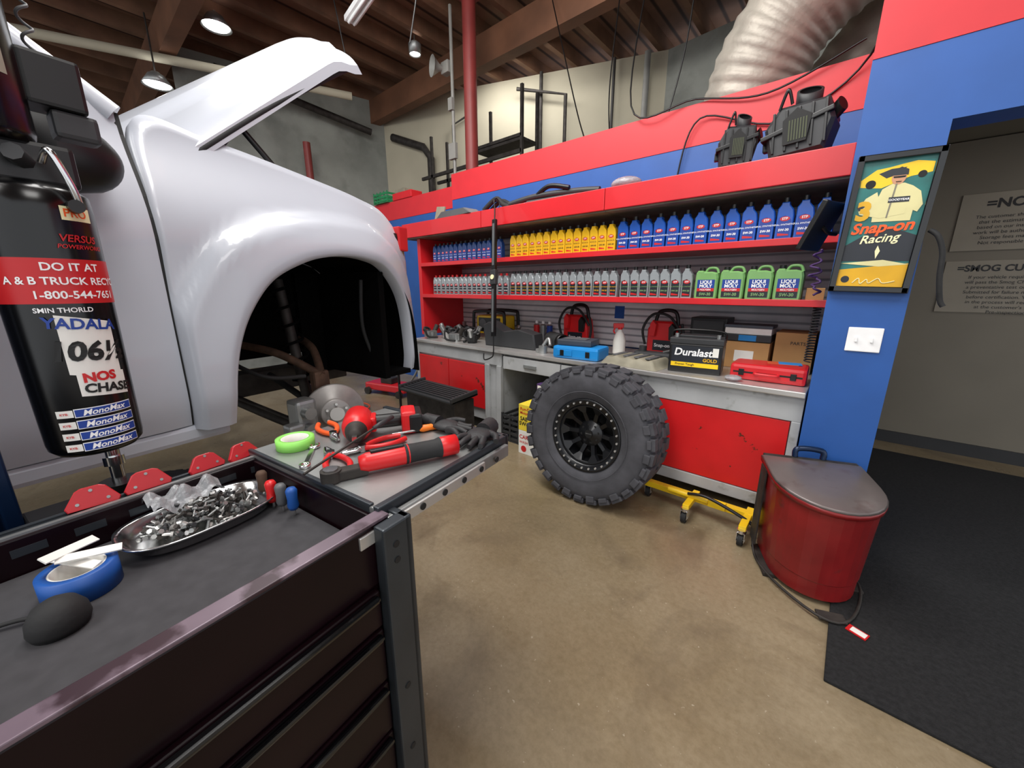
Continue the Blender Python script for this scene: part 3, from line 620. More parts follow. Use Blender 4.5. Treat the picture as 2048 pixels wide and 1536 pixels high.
for k in range(36):
    for sg in (-1,1): b.box(.365,.385,-.02,.02,.03 if sg>0 else -.12,.12 if sg>0 else -.03,'tyre',T=TR(0,0,0,0,0,10*k+(5 if sg>0 else 0)))
thing('spare_tyre','worn black tyre lying on the floor beneath the truck','tyre',b,loc=(-2.95,.1,.14))
# ================================================================ TRASH CAN
def dshape(w,d,n=16,e=1.0):
    P=[(-w/2,d/2),(w/2,d/2)]
    for k in range(n+1):
        a=-math.pi*k/n;P.append((w/2*math.cos(a),d*.05+ (d*.55)*math.sin(a)))
    return P
def ringm(bb,secs,m,sm=True,cap=True,T=None):
    V=[];n=len(secs[0][0])
    for P,z,*t in secs:
        for x,y in P: V.append((x,y,z if not t else z+t[0]*(y)))
    F=[(k*n+i,k*n+(i+1)%n,(k+1)*n+(i+1)%n,(k+1)*n+i) for k in range(len(secs)-1) for i in range(n)]
    if cap: F+=[tuple(range(n))[::-1],tuple(range((len(secs)-1)*n,len(secs)*n))]
    bb.add(V,F,m,sm,T)
can=B();ringm(can,[(dshape(.34,.36),.02),(dshape(.345,.37),.025),(dshape(.35,.375),.10),(dshape(.36,.38),.105),(dshape(.40,.41),.44),(dshape(.40,.41),.455)],'canred',False)
lid=B();ringm(lid,[(dshape(.42,.43),.445,.10),(dshape(.425,.435),.468,.10)],'canred');ringm(lid,[(dshape(.425,.435),.4685,.10),(dshape(.41,.41),.478,.10),(dshape(.22,.22),.488,.10),(dshape(.05,.05),.492,.10)],'canlid')
ped=B().tube([(-.21,.17,.42),(-.205,.15,.05),(-.19,-.05,.02),(-.06,-.27,.02),(.06,-.27,.02),(.19,-.05,.02),(.205,.15,.05),(.21,.17,.42)],.006,'iron',k=5).box(-.05,.05,-.29,-.24,.012,.022,'iron',.003)
ped.box(-.2,.2,-.06,.18,.0,.02,'iron',.004).box(-.212,-.204,.10,.19,.06,.46,'iron',.002).box(.204,.212,.10,.19,.06,.46,'iron',.002)
hng=B().box(-.20,.20,.205,.235,.46,.50,'iron',.004).tube([(-.06,.23,.50),(-.05,.235,.54),(.05,.235,.54),(.06,.23,.50)],.014,'bluebin')
r=thing('trash_can','dark red steel oily waste can with a scuffed lid','trash can',[('can_body',can),('lid',lid,'scuffed grey steel lid'),('pedal_frame',ped),('hinge',hng)],loc=(.04,2.27,.001),rot=22)
r.scale=(1.06,1.06,1.12)
# ================================================================ WHEEL DOLLY
fr=B().box(-1.0,-.16,2.50,2.55,.085,.125,'yellow',.004).box(-.62,-.58,2.36,2.60,.085,.12,'yellow',.004).box(-.30,-.26,2.34,2.60,.085,.12,'yellow',.004).box(-.50,-.40,2.47,2.50,.10,.15,'yellow',.004)
fr.cyl((-.75,2.48,.13),(-.5,2.48,.13),.018,'yellow')
pd=B().tube([(-.62,2.46,.15),(-.5,2.45,.17),(-.30,2.44,.12),(-.22,2.44,.08)],.010,'black')
cs=[]
for x,y in ((-.60,2.36),(-.28,2.34),(-.9,2.53)):
    cs.append(('caster',B().cyl((x-.014,y,.036),(x+.014,y,.036),.036,'rubber',n=24).box(x-.022,x-.017,y-.025,y+.025,.03,.085,'chrome',.002).box(x+.017,x+.022,y-.025,y+.025,.03,.085,'chrome',.002).cyl((x,y,.08),(x,y,.10),.025,'chrome').cyl((x-.0225,y,.036),(x+.0225,y,.036),.012,'chrome')))
thing('wheel_dolly','yellow steel vehicle wheel dolly with black casters','dolly',[('frame',fr),('foot_pedal',pd)]+cs,loc=(-.6,2.5,0),org=(-.6,2.5,0))
thing('paper_tag','small red and white card lying on the mat edge','card',B().box(-.035,.035,-.022,.022,0,.004,'labred').box(-.022,.03,-.015,.015,.004,.0055,'paper'),loc=(.235,1.985,.016),rot=-20)
def carton(w,d,h,m):
    return B().box(-w/2,w/2,-d/2,d/2,0,h,m,.003)
b=carton(.30,.30,.22,'paper');b.ftext('CAR',.05,'labred',-.09,-.1515,.16,.02).ftext('WASH',.035,'labred',-.09,-.1515,.11,.01);b.cyl((-.09,-.150,.05),(-.09,-.1515,.05),.03,'labred')
thing('carton','white cardboard carton with red print on the floor','box',b,loc=(-1.94,2.64,.0),rot=0)
b=carton(.30,.30,.24,'cardy');b.ftext('Rug-G-A',.04,'labred',-.06,-.1515,.20,.02).ftext('Motor Oil',.035,'labred',-.06,-.1515,.165,.02).ftext('SAE',.05,'lettblack',-.09,-.1515,.11,.03).ftext('5W-20',.05,'lettblack',-.07,-.1515,.065,.03)
thing('carton','yellow motor oil carton stacked on the white carton','box',b,loc=(-1.94,2.64,.221))
b=carton(.24,.26,.17,'purple');b.box(-.11,.11,-.132,-.13,.07,.155,'paper').ftext('CarburPro',.03,'lettblack',0,-.1335,.125,.02).ftext('SAE 5W-20',.03,'lettblack',0,-.1335,.09,.02)
thing('carton','purple and white motor oil carton on top of the stack','box',b,loc=(-1.88,2.76,.462))
cr=B()
for k in range(5): cr.box(-2.42,-2.11,2.62,2.635,.02+k*.055,.045+k*.055,'plast').box(-2.42,-2.11,2.92,2.935,.02+k*.055,.045+k*.055,'plast').box(-2.42,-2.405,2.62,2.935,.02+k*.055,.045+k*.055,'plast').box(-2.125,-2.11,2.62,2.935,.02+k*.055,.045+k*.055,'plast')
for x in (-2.42,-2.32,-2.21,-2.13): cr.box(x,x+.02,2.618,2.638,0,.28,'plast').box(x,x+.02,2.918,2.938,0,.28,'plast')
cr.box(-2.42,-2.11,2.62,2.935,0,.015,'plast')
thing('milk_crate','dark plastic milk crate in the knee space','crate',cr,loc=(-2.26,2.78,0),org=(-2.26,2.78,0))
b=B().box(-.42,.42,-.03,.30,0,.03,'plast',.01)
for k in range(7): b.box(-.38,.38,.0+k*.038,.018+k*.038,.03,.045,'plast',.004)
b.box(-.42,-.39,-.03,.30,.0,.06,'plast',.01).box(.39,.42,-.03,.30,0,.06,'plast',.01)
thing('ramp_panel','black ribbed plastic panel resting on a low stand','panel',b,loc=(-3.0,2.17,.425),rot=(5,0,0))
thing('low_stand','low dark steel box stand carrying the black panel','stand',B().box(-3.38,-2.62,2.2,2.45,.06,.42,'iron',.008).box(-3.36,-2.64,2.22,2.43,0,.06,'dark'),loc=(-3,2.3,0),org=(-3,2.3,0))
b=[('frame',B().box(-.35,.35,-.14,.14,.06,.16,'redpaint',.02).box(-.1,.1,-.09,.09,.16,.24,'iron',.01)),('handle',B().tube([(.3,0,.14),(.5,0,.4),(.6,0,.75)],.016,'alu'))]
for x in (-.28,.28):
    for y in (-.16,.16): b.append(('caster',B().cyl((x,y-.02,.05),(x,y+.02,.05),.05,'iron')))
thing('floor_jack','red hydraulic floor jack parked beyond the truck','jack',b,loc=(-4.75,2.85,0),rot=15)
thing('air_hose','loose orange air hose coiled on the floor','hose',B().tube([(-4.75+.22*math.cos(k*.5)+k*.012,2.15+.14*math.sin(k*.5),.012+.001*k) for k in range(30)],.009,'hose',k=4),loc=(-4.6,2.15,0),org=(-4.6,2.15,0))
b=B().cyl((0,0,.7),(0,0,.88),.05,'black',r1=.06).cyl((0,0,0),(0,0,.7),.015,'black').cyl((0,0,0),(0,0,.02),.12,'black')
thing('funnel_stand','black funnel drain stand next to the red cabinet','stand',b,loc=(-3.9,2.45,0))
# ================================================================ BENCH ITEMS
ZB=.8805
def onb(name,label,cat,parts,x,y,rot=0,z=ZB,sc=1,**k):
    r=thing(name,label,cat,parts,loc=(x,y,z),rot=rot,**k)
    if sc!=1: r.scale=(sc,sc,sc)
    return r
def battery():
    c=B().box(-.14,.14,-.085,.085,0,.165,'black',.006);t=B().box(-.142,.142,-.087,.087,.165,.20,'plast',.006).box(-.10,.10,-.03,.05,.20,.212,'plast',.004)
    tm=B().cyl((-.11,-.05,.20),(-.11,-.05,.222),.011,'alu');tm2=B().cyl((.11,-.05,.20),(.11,-.05,.222),.011,'alu')
    l=B().flat([(-.125,.035),(.125,.035),(.125,.06),(-.125,.06)],-.0856,'yellow').flat([(-.125,.06),(.125,.06),(.125,.155),(-.125,.155)],-.0856,'lab')
    l.ftext('Duralast',.058,'lettwhite',-.01,-.0865,.118,.025,shear=.15).ftext('GOLD',.026,'labgold',.08,-.0868,.078,.03).ftext('Proven Tough',.018,'lettblack',-.05,-.0865,.048,.01).box(.09,.12,-.0866,-.0856,.10,.15,'paper')
    h=B().tube([(-.14,0,.19),(-.13,-.02,.235),(0,-.03,.245),(.13,-.02,.235),(.14,0,.19)],.006,'black')
    return [('case',c),('lid',t),('terminal',tm),('terminal',tm2),('label',l),('handle',h)]
onb('car_battery','black car battery with white lettering and yellow stripe','battery',battery(),-.77,2.85,8,z=.886,sc=1.18)
def jump():
    b=B().prism([(-.12,0),(.12,0),(.125,.06),(.10,.22),(.06,.26),(-.08,.26),(-.12,.20)],-.06,.06,'toolred',.015)
    h=B().tube([(-.08,0,.25),(-.05,0,.33),(.06,0,.33),(.09,0,.23)],.014,'black').tube([(-.13,-.06,.08),(-.15,-.07,.2),(-.08,-.07,.31),(.04,-.065,.30),(.13,-.06,.18)],.010,'rubber').tube([(.13,-.06,.25),(.15,-.06,.15),(.13,-.06,.03)],.010,'rubber')
    c=B().prism([(-.015,0),(.02,0),(.03,.09),(.0,.12),(-.02,.09)],-.10,-.062,'toolred',.005,T=TR(-.07,0,.15));c2=B().prism([(-.015,0),(.02,0),(.03,.09),(.0,.12),(-.02,.09)],-.10,-.062,'black',.005,T=TR(.07,0,.13))
    l=B().flat([(-.07,.04),(.07,.04),(.07,.12),(-.07,.12)],-.061,'lab').ftext('Snap-on',.036,'lettwhite',0,-.062,.08,.02)
    return [('case',b),('cable',h),('clamp',c),('clamp',c2),('label',l)]
onb('jump_starter','red portable jump starter with black cables and clamps','jump starter',jump(),-2.05,3.38,0,sc=1.2)
onb('jump_starter','second red jump starter standing by the black case','jump starter',jump(),-1.18,3.36,2,z=.886,sc=1.12)
b=[('case',B().box(-.13,.13,-.12,.12,0,.34,'black',.006)),('front_panel',B().box(-.11,.11,-.126,-.12,.02,.32,'plast',.003).box(-.1,.1,-.130,-.126,.22,.235,'dark').box(-.1,.1,-.130,-.126,.18,.195,'dark'))]
onb('computer_case','black metal computer case behind the battery','computer',b,-.83,3.40,0,z=.886)
b=carton(.30,.26,.19,'card');b.box(-.06,.06,-.1315,-.13,.05,.13,'paper').box(-.15,.15,-.03,.03,.19,.192,'signpaper')
onb('carton','brown cardboard box with a white shipping label','box',b,-.54,3.28,0,z=.886)
b=B().box(-.15,.15,-.11,.11,0,.05,'plast',.004).box(-.145,.145,-.10,.10,.05,.095,'paper',.003).box(-.15,.15,-.11,.11,.095,.115,'mask',.003).box(-.05,.06,-.1115,-.11,.005,.045,'bluecase')
onb('parts_organizer','stack of grey and white flat parts boxes','box',b,-.54,3.28,0,z=1.079)
b=carton(.22,.28,.27,'card');b.ftext('PARTS',.03,'lettblack',.02,-.1415,.2,.01)
onb('carton','tall brown cardboard box at the end of the bench','box',b,-.26,3.34,0,z=.886)
b=[('case',B().box(-.20,.20,-.12,.12,0,.10,'redpaint',.02).box(-.18,.18,-.1215,-.119,.045,.055,'dark')),('handle',B().tube([(-.06,-.12,.05),(-.05,-.15,.05),(.05,-.15,.05),(.06,-.12,.05)],.009,'redpaint')),('latch',B().box(-.15,-.12,-.126,-.12,.03,.07,'black',.003)),('latch',B().box(.12,.15,-.126,-.12,.03,.07,'black',.003))]
onb('tool_case','red plastic tool case lying flat on the steel top','case',b,-.34,2.88,2,z=.886)
onb('paper_sheet','orange and blue paper sheets on the red case','paper',B().box(-.08,.08,-.05,.05,0,.002,'hose').box(-.02,.10,-.04,.05,.002,.004,'bluecase'),-.28,2.92,10,z=.987)
onb('plastic_bag','small clear plastic bag of hardware on the steel top','bag',B().ball((0,0,.018),.05,'clearbag',10,sz=.35),-.50,2.69,0,z=.886)
b=[('case',B().box(-.17,.17,-.10,.10,0,.085,'bluecase',.018).box(-.13,-.02,-.104,-.10,.02,.06,'bluecase',.002)),('latch',B().box(-.11,-.08,-.106,-.10,.02,.06,'black',.003)),('latch',B().box(.08,.11,-.106,-.10,.02,.06,'black',.003))]
onb('tool_case','bright blue plastic tool case on the steel worktop','case',b,-1.67,2.80,6,sc=1.2)
onb('tablet_case','dark grey flat tester case on top of the blue case','case',B().box(-.16,.14,-.10,.11,0,.05,'mask',.012).box(-.12,.08,-.06,.06,.05,.055,'dgrey',.003),-1.70,2.82,10,z=.984)
def pan(u,v):
    x=(u-.5)*.46;y=(v-.5)*.30;e=min(u,1-u,v,1-v);return (x,y,.06*sst(e/.12)+.008*math.sin(u*30)*sst(e/.2))
b=B().grid(pan,40,20,'dirty');
for k in range(4): b.box(-.16+k*.09,-.12+k*.09,-.08,.08,.060,.072,'dgrey',.004)
onb('valve_cover','dusty grey plastic engine cover on the worktop','engine part',b,-1.18,2.80,-6,z=.886)
b=B().box(-.18,.16,-.05,.05,.0,.07,'plast',.02).cyl((-.12,0,.07),(-.12,0,.11),.03,'plast').cyl((.05,0,.06),(.14,0,.09),.03,'black')
onb('engine_part','black moulded engine part behind the grey cover','engine part',b,-1.12,3.06,5,z=.886)
b=B().prism([(-.26,.0),(.26,0),(.24,.12),(.10,.15),(-.06,.13),(-.22,.20),(-.28,.17)],-.07,.07,'plast',.012)
onb('battery_tray','black plastic battery tray panel leaning on the bench','engine part',b,-2.50,2.90,4,sc=1.2)
b=B()
for k in range(9): b.lathe([(.045,0),(.060,.009),(.045,.018)],'rubber',24,T=TR(-.08+k*.018,0,.062,0,90,0))
b.lathe([(.05,0),(.055,0),(.055,.04),(.05,.04)],'black',24,T=TR(.08,0,.062,0,90,0))
onb('air_intake_hose','black corrugated rubber intake hose on the bench','hose',b,-2.14,3.10,-25,sc=1.25)
sb=[('bottle_body',B().lathe([(0,0),(.042,0),(.045,.01),(.045,.10),(.03,.15),(.016,.17),(.014,.19),(0,.19)],'paper',24)),('spray_trigger',B().box(-.05,.025,-.012,.012,.19,.225,'toolred',.005).tube([(-.03,0,.2),(-.045,0,.17),(-.035,0,.15)],.006,'toolred').cyl((0,0,.18),(0,0,.195),.016,'toolred'))]
onb('spray_bottle','white spray bottle with a red trigger head','bottle',sb,-1.52,3.20,30,sc=1.2)
b=[('case',B().box(-.15,.15,-.09,.09,.03,.19,'yellow',.02).box(-.12,.12,-.095,-.09,.05,.17,'black',.004)),('roll_bar',B().tube([(-.17,-.10,.01),(-.17,-.10,.19),(-.13,-.10,.225),(.13,-.10,.225),(.17,-.10,.19),(.17,-.10,.01)],.014,'black',k=4).tube([(-.17,.10,.01),(-.17,.10,.19),(-.13,.10,.225),(.13,.10,.225),(.17,.10,.19),(.17,.10,.01)],.014,'black',k=4)),
 ('speaker',B().cyl((-.07,-.098,.12),(-.07,-.094,.12),.04,'dgrey').cyl((.07,-.098,.12),(.07,-.094,.12),.04,'dgrey').ftext('DEWALT',.028,'yellow',0,-.0965,.065,.03))]
onb('jobsite_radio','yellow and black rugged jobsite radio','radio',b,-3.22,3.40,5,sc=1.35)
onb('black_cord','loose black power cord lying along the worktop','cable',B().tube([(-.45,.1,.01),(-.2,-.05,.012),(.0,.05,.012),(.2,-.02,.012),(.42,.08,.01)],.008,'rubber'),-1.75,3.08,0)
for i,(m,x,l_) in enumerate((('labred',-2.66,'red spray can standing at the back of the bench'),('alu',-2.57,'silver spray can standing at the back of the bench'),('labblue',-2.48,'blue spray can standing at the back of the bench'))):
    onb('spray_can',l_,'can',[('can_body',B().cyl((0,0,0),(0,0,.17),.033,m).cyl((0,0,.17),(0,0,.185),.033,'alu',r1=.018)),('cap',B().cyl((0,0,.185),(0,0,.215),.017,'lettwhite'))],x,3.48)
random.seed(3)
names=[('carburetor','small cast aluminium throttle body with hoses','alu'),('water_pump','dark metal water pump lying among car parts','iron'),('hose_fitting','tangled black hose fittings on the worktop','rubber'),('throttle_body','silver throttle body with black connector','steel'),('bracket','black steel bracket among car parts','black')]
pos=[(-3.70,2.80),(-3.70,3.04),(-3.68,3.30),(-3.48,2.88),(-3.46,3.12),(-3.26,2.80),(-3.22,3.04),(-3.02,2.82),(-2.98,3.08),(-2.88,3.34),(-2.72,3.14)]
for i,(x,y) in enumerate(pos):
    nm,lb_,m=names[i%5];b=B()
    b.cyl((0,0,.0),(0,0,.05),.035,m).box(-.05,.04,-.03,.03,.01,.06,m,.008).cyl((.03,0,.05),(.06,0,.10),.018,'alu' if m!='alu' else 'iron').tube([(-.05,0,.05),(-.075,-.03,.08),(-.06,-.05,.02),(.02,-.06,.01)],.008,'rubber').lathe([(.02,0),(.03,0),(.03,.02),(.02,.02)],'plast',16,T=TR(-.03,.02,.06,30,0,0))
    onb(nm,lb_,'car part',b,x,y,random.uniform(0,360),sc=1.45)
b=B().cyl((0,0,0),(0,0,.05),.03,'alu').tube([(.0,0,.05),(.03,.02,.1),(.06,0,.06)],.012,'alu').box(-.05,-.01,-.02,.02,0,.03,'alu',.005)
onb('hose_coupling','small silver hose coupling on the worktop','car part',b,-2.05,2.78,sc=1.3)
thing('small_carton','small brown parts box at the shelf end','box',carton(.09,.09,.08,'card'),loc=(-.19,3.05,1.371),rot=5)
thing('wall_tag','small square blue tag fixed to the slat panel','tag',B().box(-.05,.05,-.004,0,-.06,.06,'bluetape',.002),loc=(-1.72,3.584,1.22))
# ================================================================ HANGING LIGHT BAR
b=[('light_body',B().box(-.022,.022,-.016,.016,.22,1.30,'black',.006).box(-.034,.034,-.024,.02,.70,.84,'plast',.008)),
   ('hook',B().tube([(0,0,1.30),(0,0,1.40),(-.01,.0,1.47),(-.01,.03,1.50),(.0,.06,1.47),(.0,.06,1.42)],.006,'black').tube([(0,0,.22),(0,0,.06),(-.03,0,.02),(-.12,0,.0),(-.13,0,.06)],.006,'black')),
   ('lens',B().cyl((0,-.025,.77),(0,-.030,.77),.022,'lettcream',n=20).box(-.012,.012,-.018,-.016,.88,1.26,'dgrey').box(-.012,.012,-.018,-.016,.26,.66,'dgrey'))]
thing('work_light','slim black under-hood light bar hooked over the shelf lip','lamp',b,loc=(-2.50,2.60,.79),rot=(-8.2,-6.2,0))
# ================================================================ ON TOP OF CANOPY
ZC=2.186
def airbox():
    b=B().prism([(-.14,0),(.12,0),(.16,.10),(.13,.18),(-.10,.19),(-.17,.12)],-.11,.11,'plast',.02)
    b.box(-.17,.17,-.125,.125,.10,.118,'black',.004,T=TR(0,0,0,0,-8,0))
    for x in (-.12,-.06,.0,.06,.12): b.box(x-.006,x+.006,-.122,-.11,.02,.17,'black',.002)
    b.lathe([(.05,0),(.062,0),(.062,.06),(.05,.06)],'plast',24,T=TR(.02,-.02,.18,25,10,0)).lathe([(0,.01),(.05,.01)],'dark',20,T=TR(.02,-.02,.18,25,10,0))
    b.cyl((.13,-.02,.12),(.18,-.05,.15),.03,'black').box(-.19,-.15,-.04,.0,.05,.09,'black',.006).tube([(-.1,-.1,.18),(-.06,-.12,.24),(-.04,-.1,.19)],.008,'black')
    f=B().prism([(-.06,-.06),(.05,-.06),(.07,.03),(.0,.065),(-.065,.03)],-.130,-.124,'dark',0,T=TR(-.01,0,.10))
    for k in range(7): f.box(-.045+k*.013,-.038+k*.013,-.132,-.130,.05,.125,'pleat')
    return [('housing',b),('air_filter',f,'dark opening with pleated filter')]
r=thing('air_filter_housing','black plastic air filter housing on the top shelf','air filter',airbox(),loc=(-.72,3.02,ZC),rot=(0,0,15));r.scale=(.66,.9,1.25)
r=thing('air_filter_housing','larger black air filter housing tilted on the shelf edge','air filter',airbox(),loc=(-.375,3.02,ZC+.008),rot=(0,-4,-4));r.scale=(1.0,1.0,1.42)
b=B().tube([(-.5,0,.03),(-.2,0,.06),(.2,0,.05),(.42,0,.03)],.026,'plast').box(-.3,.3,-.02,.10,0.004,.035,'plast',.012).tube([(-.2,.0,.06),(-.05,-.02,.12),(.15,-.02,.08)],.02,'black')
thing('cowl_panel','long black plastic cowl panel on the top shelf','car part',b,loc=(-2.10,2.98,ZC),rot=3)
b=B().prism([(-.32,0),(.32,0),(.22,.06),(-.2,.07)],-.09,.09,'dgrey',.01)
thing('splash_shield','grey plastic splash shield on the top shelf','car part',b,loc=(-3.35,2.97,ZC),rot=-6)
thing('trim_panel','grey flat trim panel standing on the shelf','car part',B().box(-.03,.12,-.01,.01,0,.2,'dirty',.004),loc=(-3.9,3.1,ZC),rot=(-12,6,0))
thing('plastic_bag','crumpled clear plastic bag on the top shelf','bag',B().ball((0,0,.05),.12,'clearbag',12,sz=.4,sy=.8),loc=(-1.48,3.05,ZC))
thing('hose_bundle','black rubber hose bundle on the shelf','hose',B().tube([(-.15,0,.03),(0,.02,.12),(.12,0,.05),(.2,.03,.02)],.025,'rubber').tube([(-.1,.05,.03),(.05,.05,.1),(.2,.05,.03)],.02,'rubber'),loc=(-2.84,3.0,ZC))
cr=B()
for k in range(3): cr.box(-.2,.2,-.13,-.12,.02+.05*k,.05+.05*k,'greencrate').box(-.2,.2,.12,.13,.02+.05*k,.05+.05*k,'greencrate').box(-.2,-.19,-.13,.13,.02+.05*k,.05+.05*k,'greencrate').box(.19,.2,-.13,.13,.02+.05*k,.05+.05*k,'greencrate')
cr.box(-.2,.2,-.13,.13,0,.01,'greencrate')
for x in (-.2,-.1,0,.1,.19): cr.box(x,x+.012,-.132,-.118,0,.17,'greencrate')
thing('crate','green slatted plastic crate on top of the partition','crate',cr,loc=(-6.0,3.8,2.772))
thing('toolbox','red and grey small boxes on top of the partition','box',B().box(-.25,.25,-.1,.1,0,.10,'redpaint',.01).box(-.2,.05,-.08,.08,.10,.16,'dirty',.01),loc=(-5.45,3.8,2.772))
# ================================================================ PILLAR THINGS
w,h=.145,.305
fr=B().box(-w,w,-.03,0,h-.028,h,'gloss',.004).box(-w,w,-.03,0,-h,-h+.028,'gloss',.004).box(-w,-w+.026,-.03,0,-h,h,'gloss',.004).box(w-.026,w,-.03,0,-h,h,'gloss',.004)
pc=B().box(-w+.02,w-.02,-.012,-.004,-h+.02,h-.02,'teal')
y=-.0128
pc.flat([(-.115,.17),(-.04,.16),(.05,.20),(.115,.21),(.115,.25),(.06,.262),(.02,.255),(-.03,.245),(-.07,.24),(-.10,.215),(-.118,.20)],y,'yellow')
pc.flat([(-.06,.222),(-.02,.238),(.03,.24),(.01,.215),(-.03,.20)],y-.0003,'lab').cyl((-.08,y,.18),(-.08,y-.001,.18),.018,'dark',n=16).cyl((.085,y,.205),(.085,y-.001,.205),.014,'dark',n=16)
pc.flat([(-.045,.015),(-.05,.09),(-.035,.155),(-.005,.175),(.035,.175),(.065,.16),(.085,.10),(.085,.015)],y-.0014,'cloth')
pc.flat([(-.05,.145),(-.085,.12),(-.105,.075),(-.095,.05),(-.05,.065),(-.03,.09)],y-.0016,'cloth').flat([(.065,.16),(.095,.135),(.112,.08),(.10,.05),(.06,.07)],y-.0016,'cloth')
pc.flat([(-.095,.05),(-.02,.03),(.06,.045),(.06,.07),(-.02,.06),(-.08,.075)],y-.002,'cloth').flat([(-.11,.085),(-.09,.10),(-.075,.09),(-.10,.065)],y-.0022,'lab')
pc.flat([(.012+.024*math.cos(a*.393),.200+.031*math.sin(a*.393)) for a in range(16)],y-.0018,'skin').flat([(-.014,.208),(.040,.208),(.038,.230),(.012,.243),(-.010,.230)],y-.0022,'lab').flat([(-.008,.205),(.034,.205),(.032,.198),(.014,.197),(-.006,.198)],y-.0022,'dark').flat([(.003,.184),(.024,.184),(.022,.179),(.006,.179)],y-.0022,'rust')
pc.flat([(-.0,.03),(.006,.03),(.012,.175),(.006,.175)],y-.0021,'dirty')
pc.box(-.005,.065,y-.0026,y-.002,.095,.118,'lab').ftext('GOODYEAR',.0125,'lettwhite',.03,y-.003,.106,.02)
pc.ftext('3',.11,'labgold',-.082,y-.003,.06,.05)
pc.flat([(-.122,-.09),(.0,.0),(.122,-.05),(.122,-.16),(-.122,-.16)],y-.0006,'lab')
pc.ftext('Snap-on',.066,'lettorange',0,y-.003,-.01,.03,shear=.25,tilt=4).ftext('Racing',.052,'lettcream',.0,y-.003,-.06,.015,shear=.3,tilt=5)
pc.flat([(.0,-.09),(.012,-.115),(.002,-.15),(-.006,-.115)],y-.0025,'lettcream').flat([(-.122,-.20),(.122,-.17),(.122,-.28),(-.122,-.28)],y-.0008,'labgold').flat([(-.122,-.17),(.03,-.155),(.122,-.175),(.02,-.185)],y-.0012,'cloth')
pc.tube([(-.06,y-.002,-.262),(-.04,y-.002,-.24),(-.03,y-.002,-.265),(-.01,y-.002,-.245),(.0,y-.002,-.262),(.03,y-.002,-.24),(.05,y-.002,-.26),(.09,y-.002,-.25)],.0018,'lettcream',6)
pc.cyl((-.09,y,-.245),(-.09,y-.002,-.245),.016,'lab',n=20)
thing('poster','black framed racing poster with orange lettering on the pillar','poster',[('frame',fr),('picture',pc,'teal and yellow racing print')],loc=(.045,2.594,1.735),rot=(0,2,0))
b=[('plate',B().box(-.066,.066,-.006,0,-.06,.06,'lettwhite',.004)),('switch',B().box(-.034,-.024,-.016,-.006,-.012,.012,'lettwhite',.002)),('switch',B().box(.024,.034,-.016,-.006,-.012,.012,'lettwhite',.002))]
thing('light_switch','white double toggle switch plate on the blue pillar','switch',b,loc=(.066,2.599,1.20))
b=B().tube([(.0,0,.0),(.03,-.01,-.03),(.055,-.01,-.10),(.065,-.01,-.2),(.085,0,-.30),(.10,0,-.33)],.010,'rubber')
thing('cable','thick black cable hooked over the corner of the pillar','cable',b,loc=(.202,2.585,1.70))
b=[('screen',B().box(-.012,.012,-.10,.10,-.12,.12,'black',.006)),('arm',B().tube([(.01,.0,0),(.03,.04,-.02),(.04,.10,-.02)],.01,'black'))]
thing('monitor','thin black monitor on a bracket beside the pillar','monitor',b,loc=(-.19,2.62,1.755),rot=(0,22,-20))
b=B().tube([(.018*math.cos(k*.9),.018*math.sin(k*.9),-k*.0024) for k in range(140)],.004,'rubber',6,k=2)
thing('coiled_cable','coiled black cord hanging from the shelf end','cable',b,loc=(-.16,2.96,1.343))
b=B().tube([(.01*math.cos(k*1.1)*(k%5),.008*math.sin(k*1.7)*(k%4),-k*.01) for k in range(26)],.006,'purple',6,k=4)
thing('cord_bundle','purple cord bundle hanging at the shelf end','cord',b,loc=(-.185,2.86,1.66))
def sign(lines,w,h,title,ts,dx=0):
    b=B().box(-w/2,w/2,-.008,0,-h/2,h/2,'signpaper',.002);b.ftext(title,ts,'lettblack',dx,-.0095,h/2-ts*.9,.03)
    for i,l in enumerate(lines): b.ftext(l,.036,'lettblack',0,-.0095,h/2-ts*1.9-i*.04,.0)
    return b
thing('notice_sign','large faded NOTICE sign on the hall wall','sign',sign(['The customer should read and understand','that the estimate given for the repair is','based on our inspection. Any additional','work will be authorized by the customer.','Storage fees may apply after 3 days.','Not responsible for loss or damage.'],.82,.44,'=NOTICE=',.095,-.04),loc=(.95,5.047,1.97))
thing('notice_sign','faded SMOG CUSTOMERS notice on the hall wall','sign',sign(['If your vehicle requires a smog check','will pass the Smog Check and it will be','a preventative test or warm up time.','Submitted for failure must be repaired','before certification. Vehicles failing','in the process will require a retest','at the customer\'s expense.','Pre-inspection  $'],.84,.42,'=SMOG CUSTOMERS=',.07),loc=(.96,5.047,1.46))
# ================================================================ BACKGROUND THINGS
thing('support_column','red painted round steel column rising to the roof','column',B().cyl((-4.2,4.0,0),(-4.2,4.0,5.0),.085,'poleRed',n=28).box(-4.35,-4.05,3.87,4.15,4.96,4.998,'poleRed'),loc=(-4.2,4.0,0),org=(-4.2,4,0))
thing('support_column','slim red steel column beyond the truck','column',B().cyl((-7.6,3.3,0),(-7.6,3.3,3.9),.06,'poleRed',n=20),loc=(-7.6,3.3,0),org=(-7.6,3.3,0))
thing('conduit_pipe','thin vertical grey conduit beside the red column','pipe',B().cyl((-4.55,4.0,0),(-4.55,4.0,5.0),.022,'convent',n=10).box(-4.62,-4.48,3.95,4.0,3.2,3.4,'convent',.005).box(-4.60,-4.52,3.95,4.0,3.8,3.95,'convent',.005),loc=(-4.55,4,0),org=(-4.55,4,0))
b=B().lathe([(.03,0),(.045,.06),(.12,.16),(.125,.16),(.11,.15),(.035,.05)],'convent',28,T=TR(-4.70,3.98,4.33,90,0,-20)).box(-4.72,-4.575,3.95,4.05,4.26,4.40,'convent',.01)
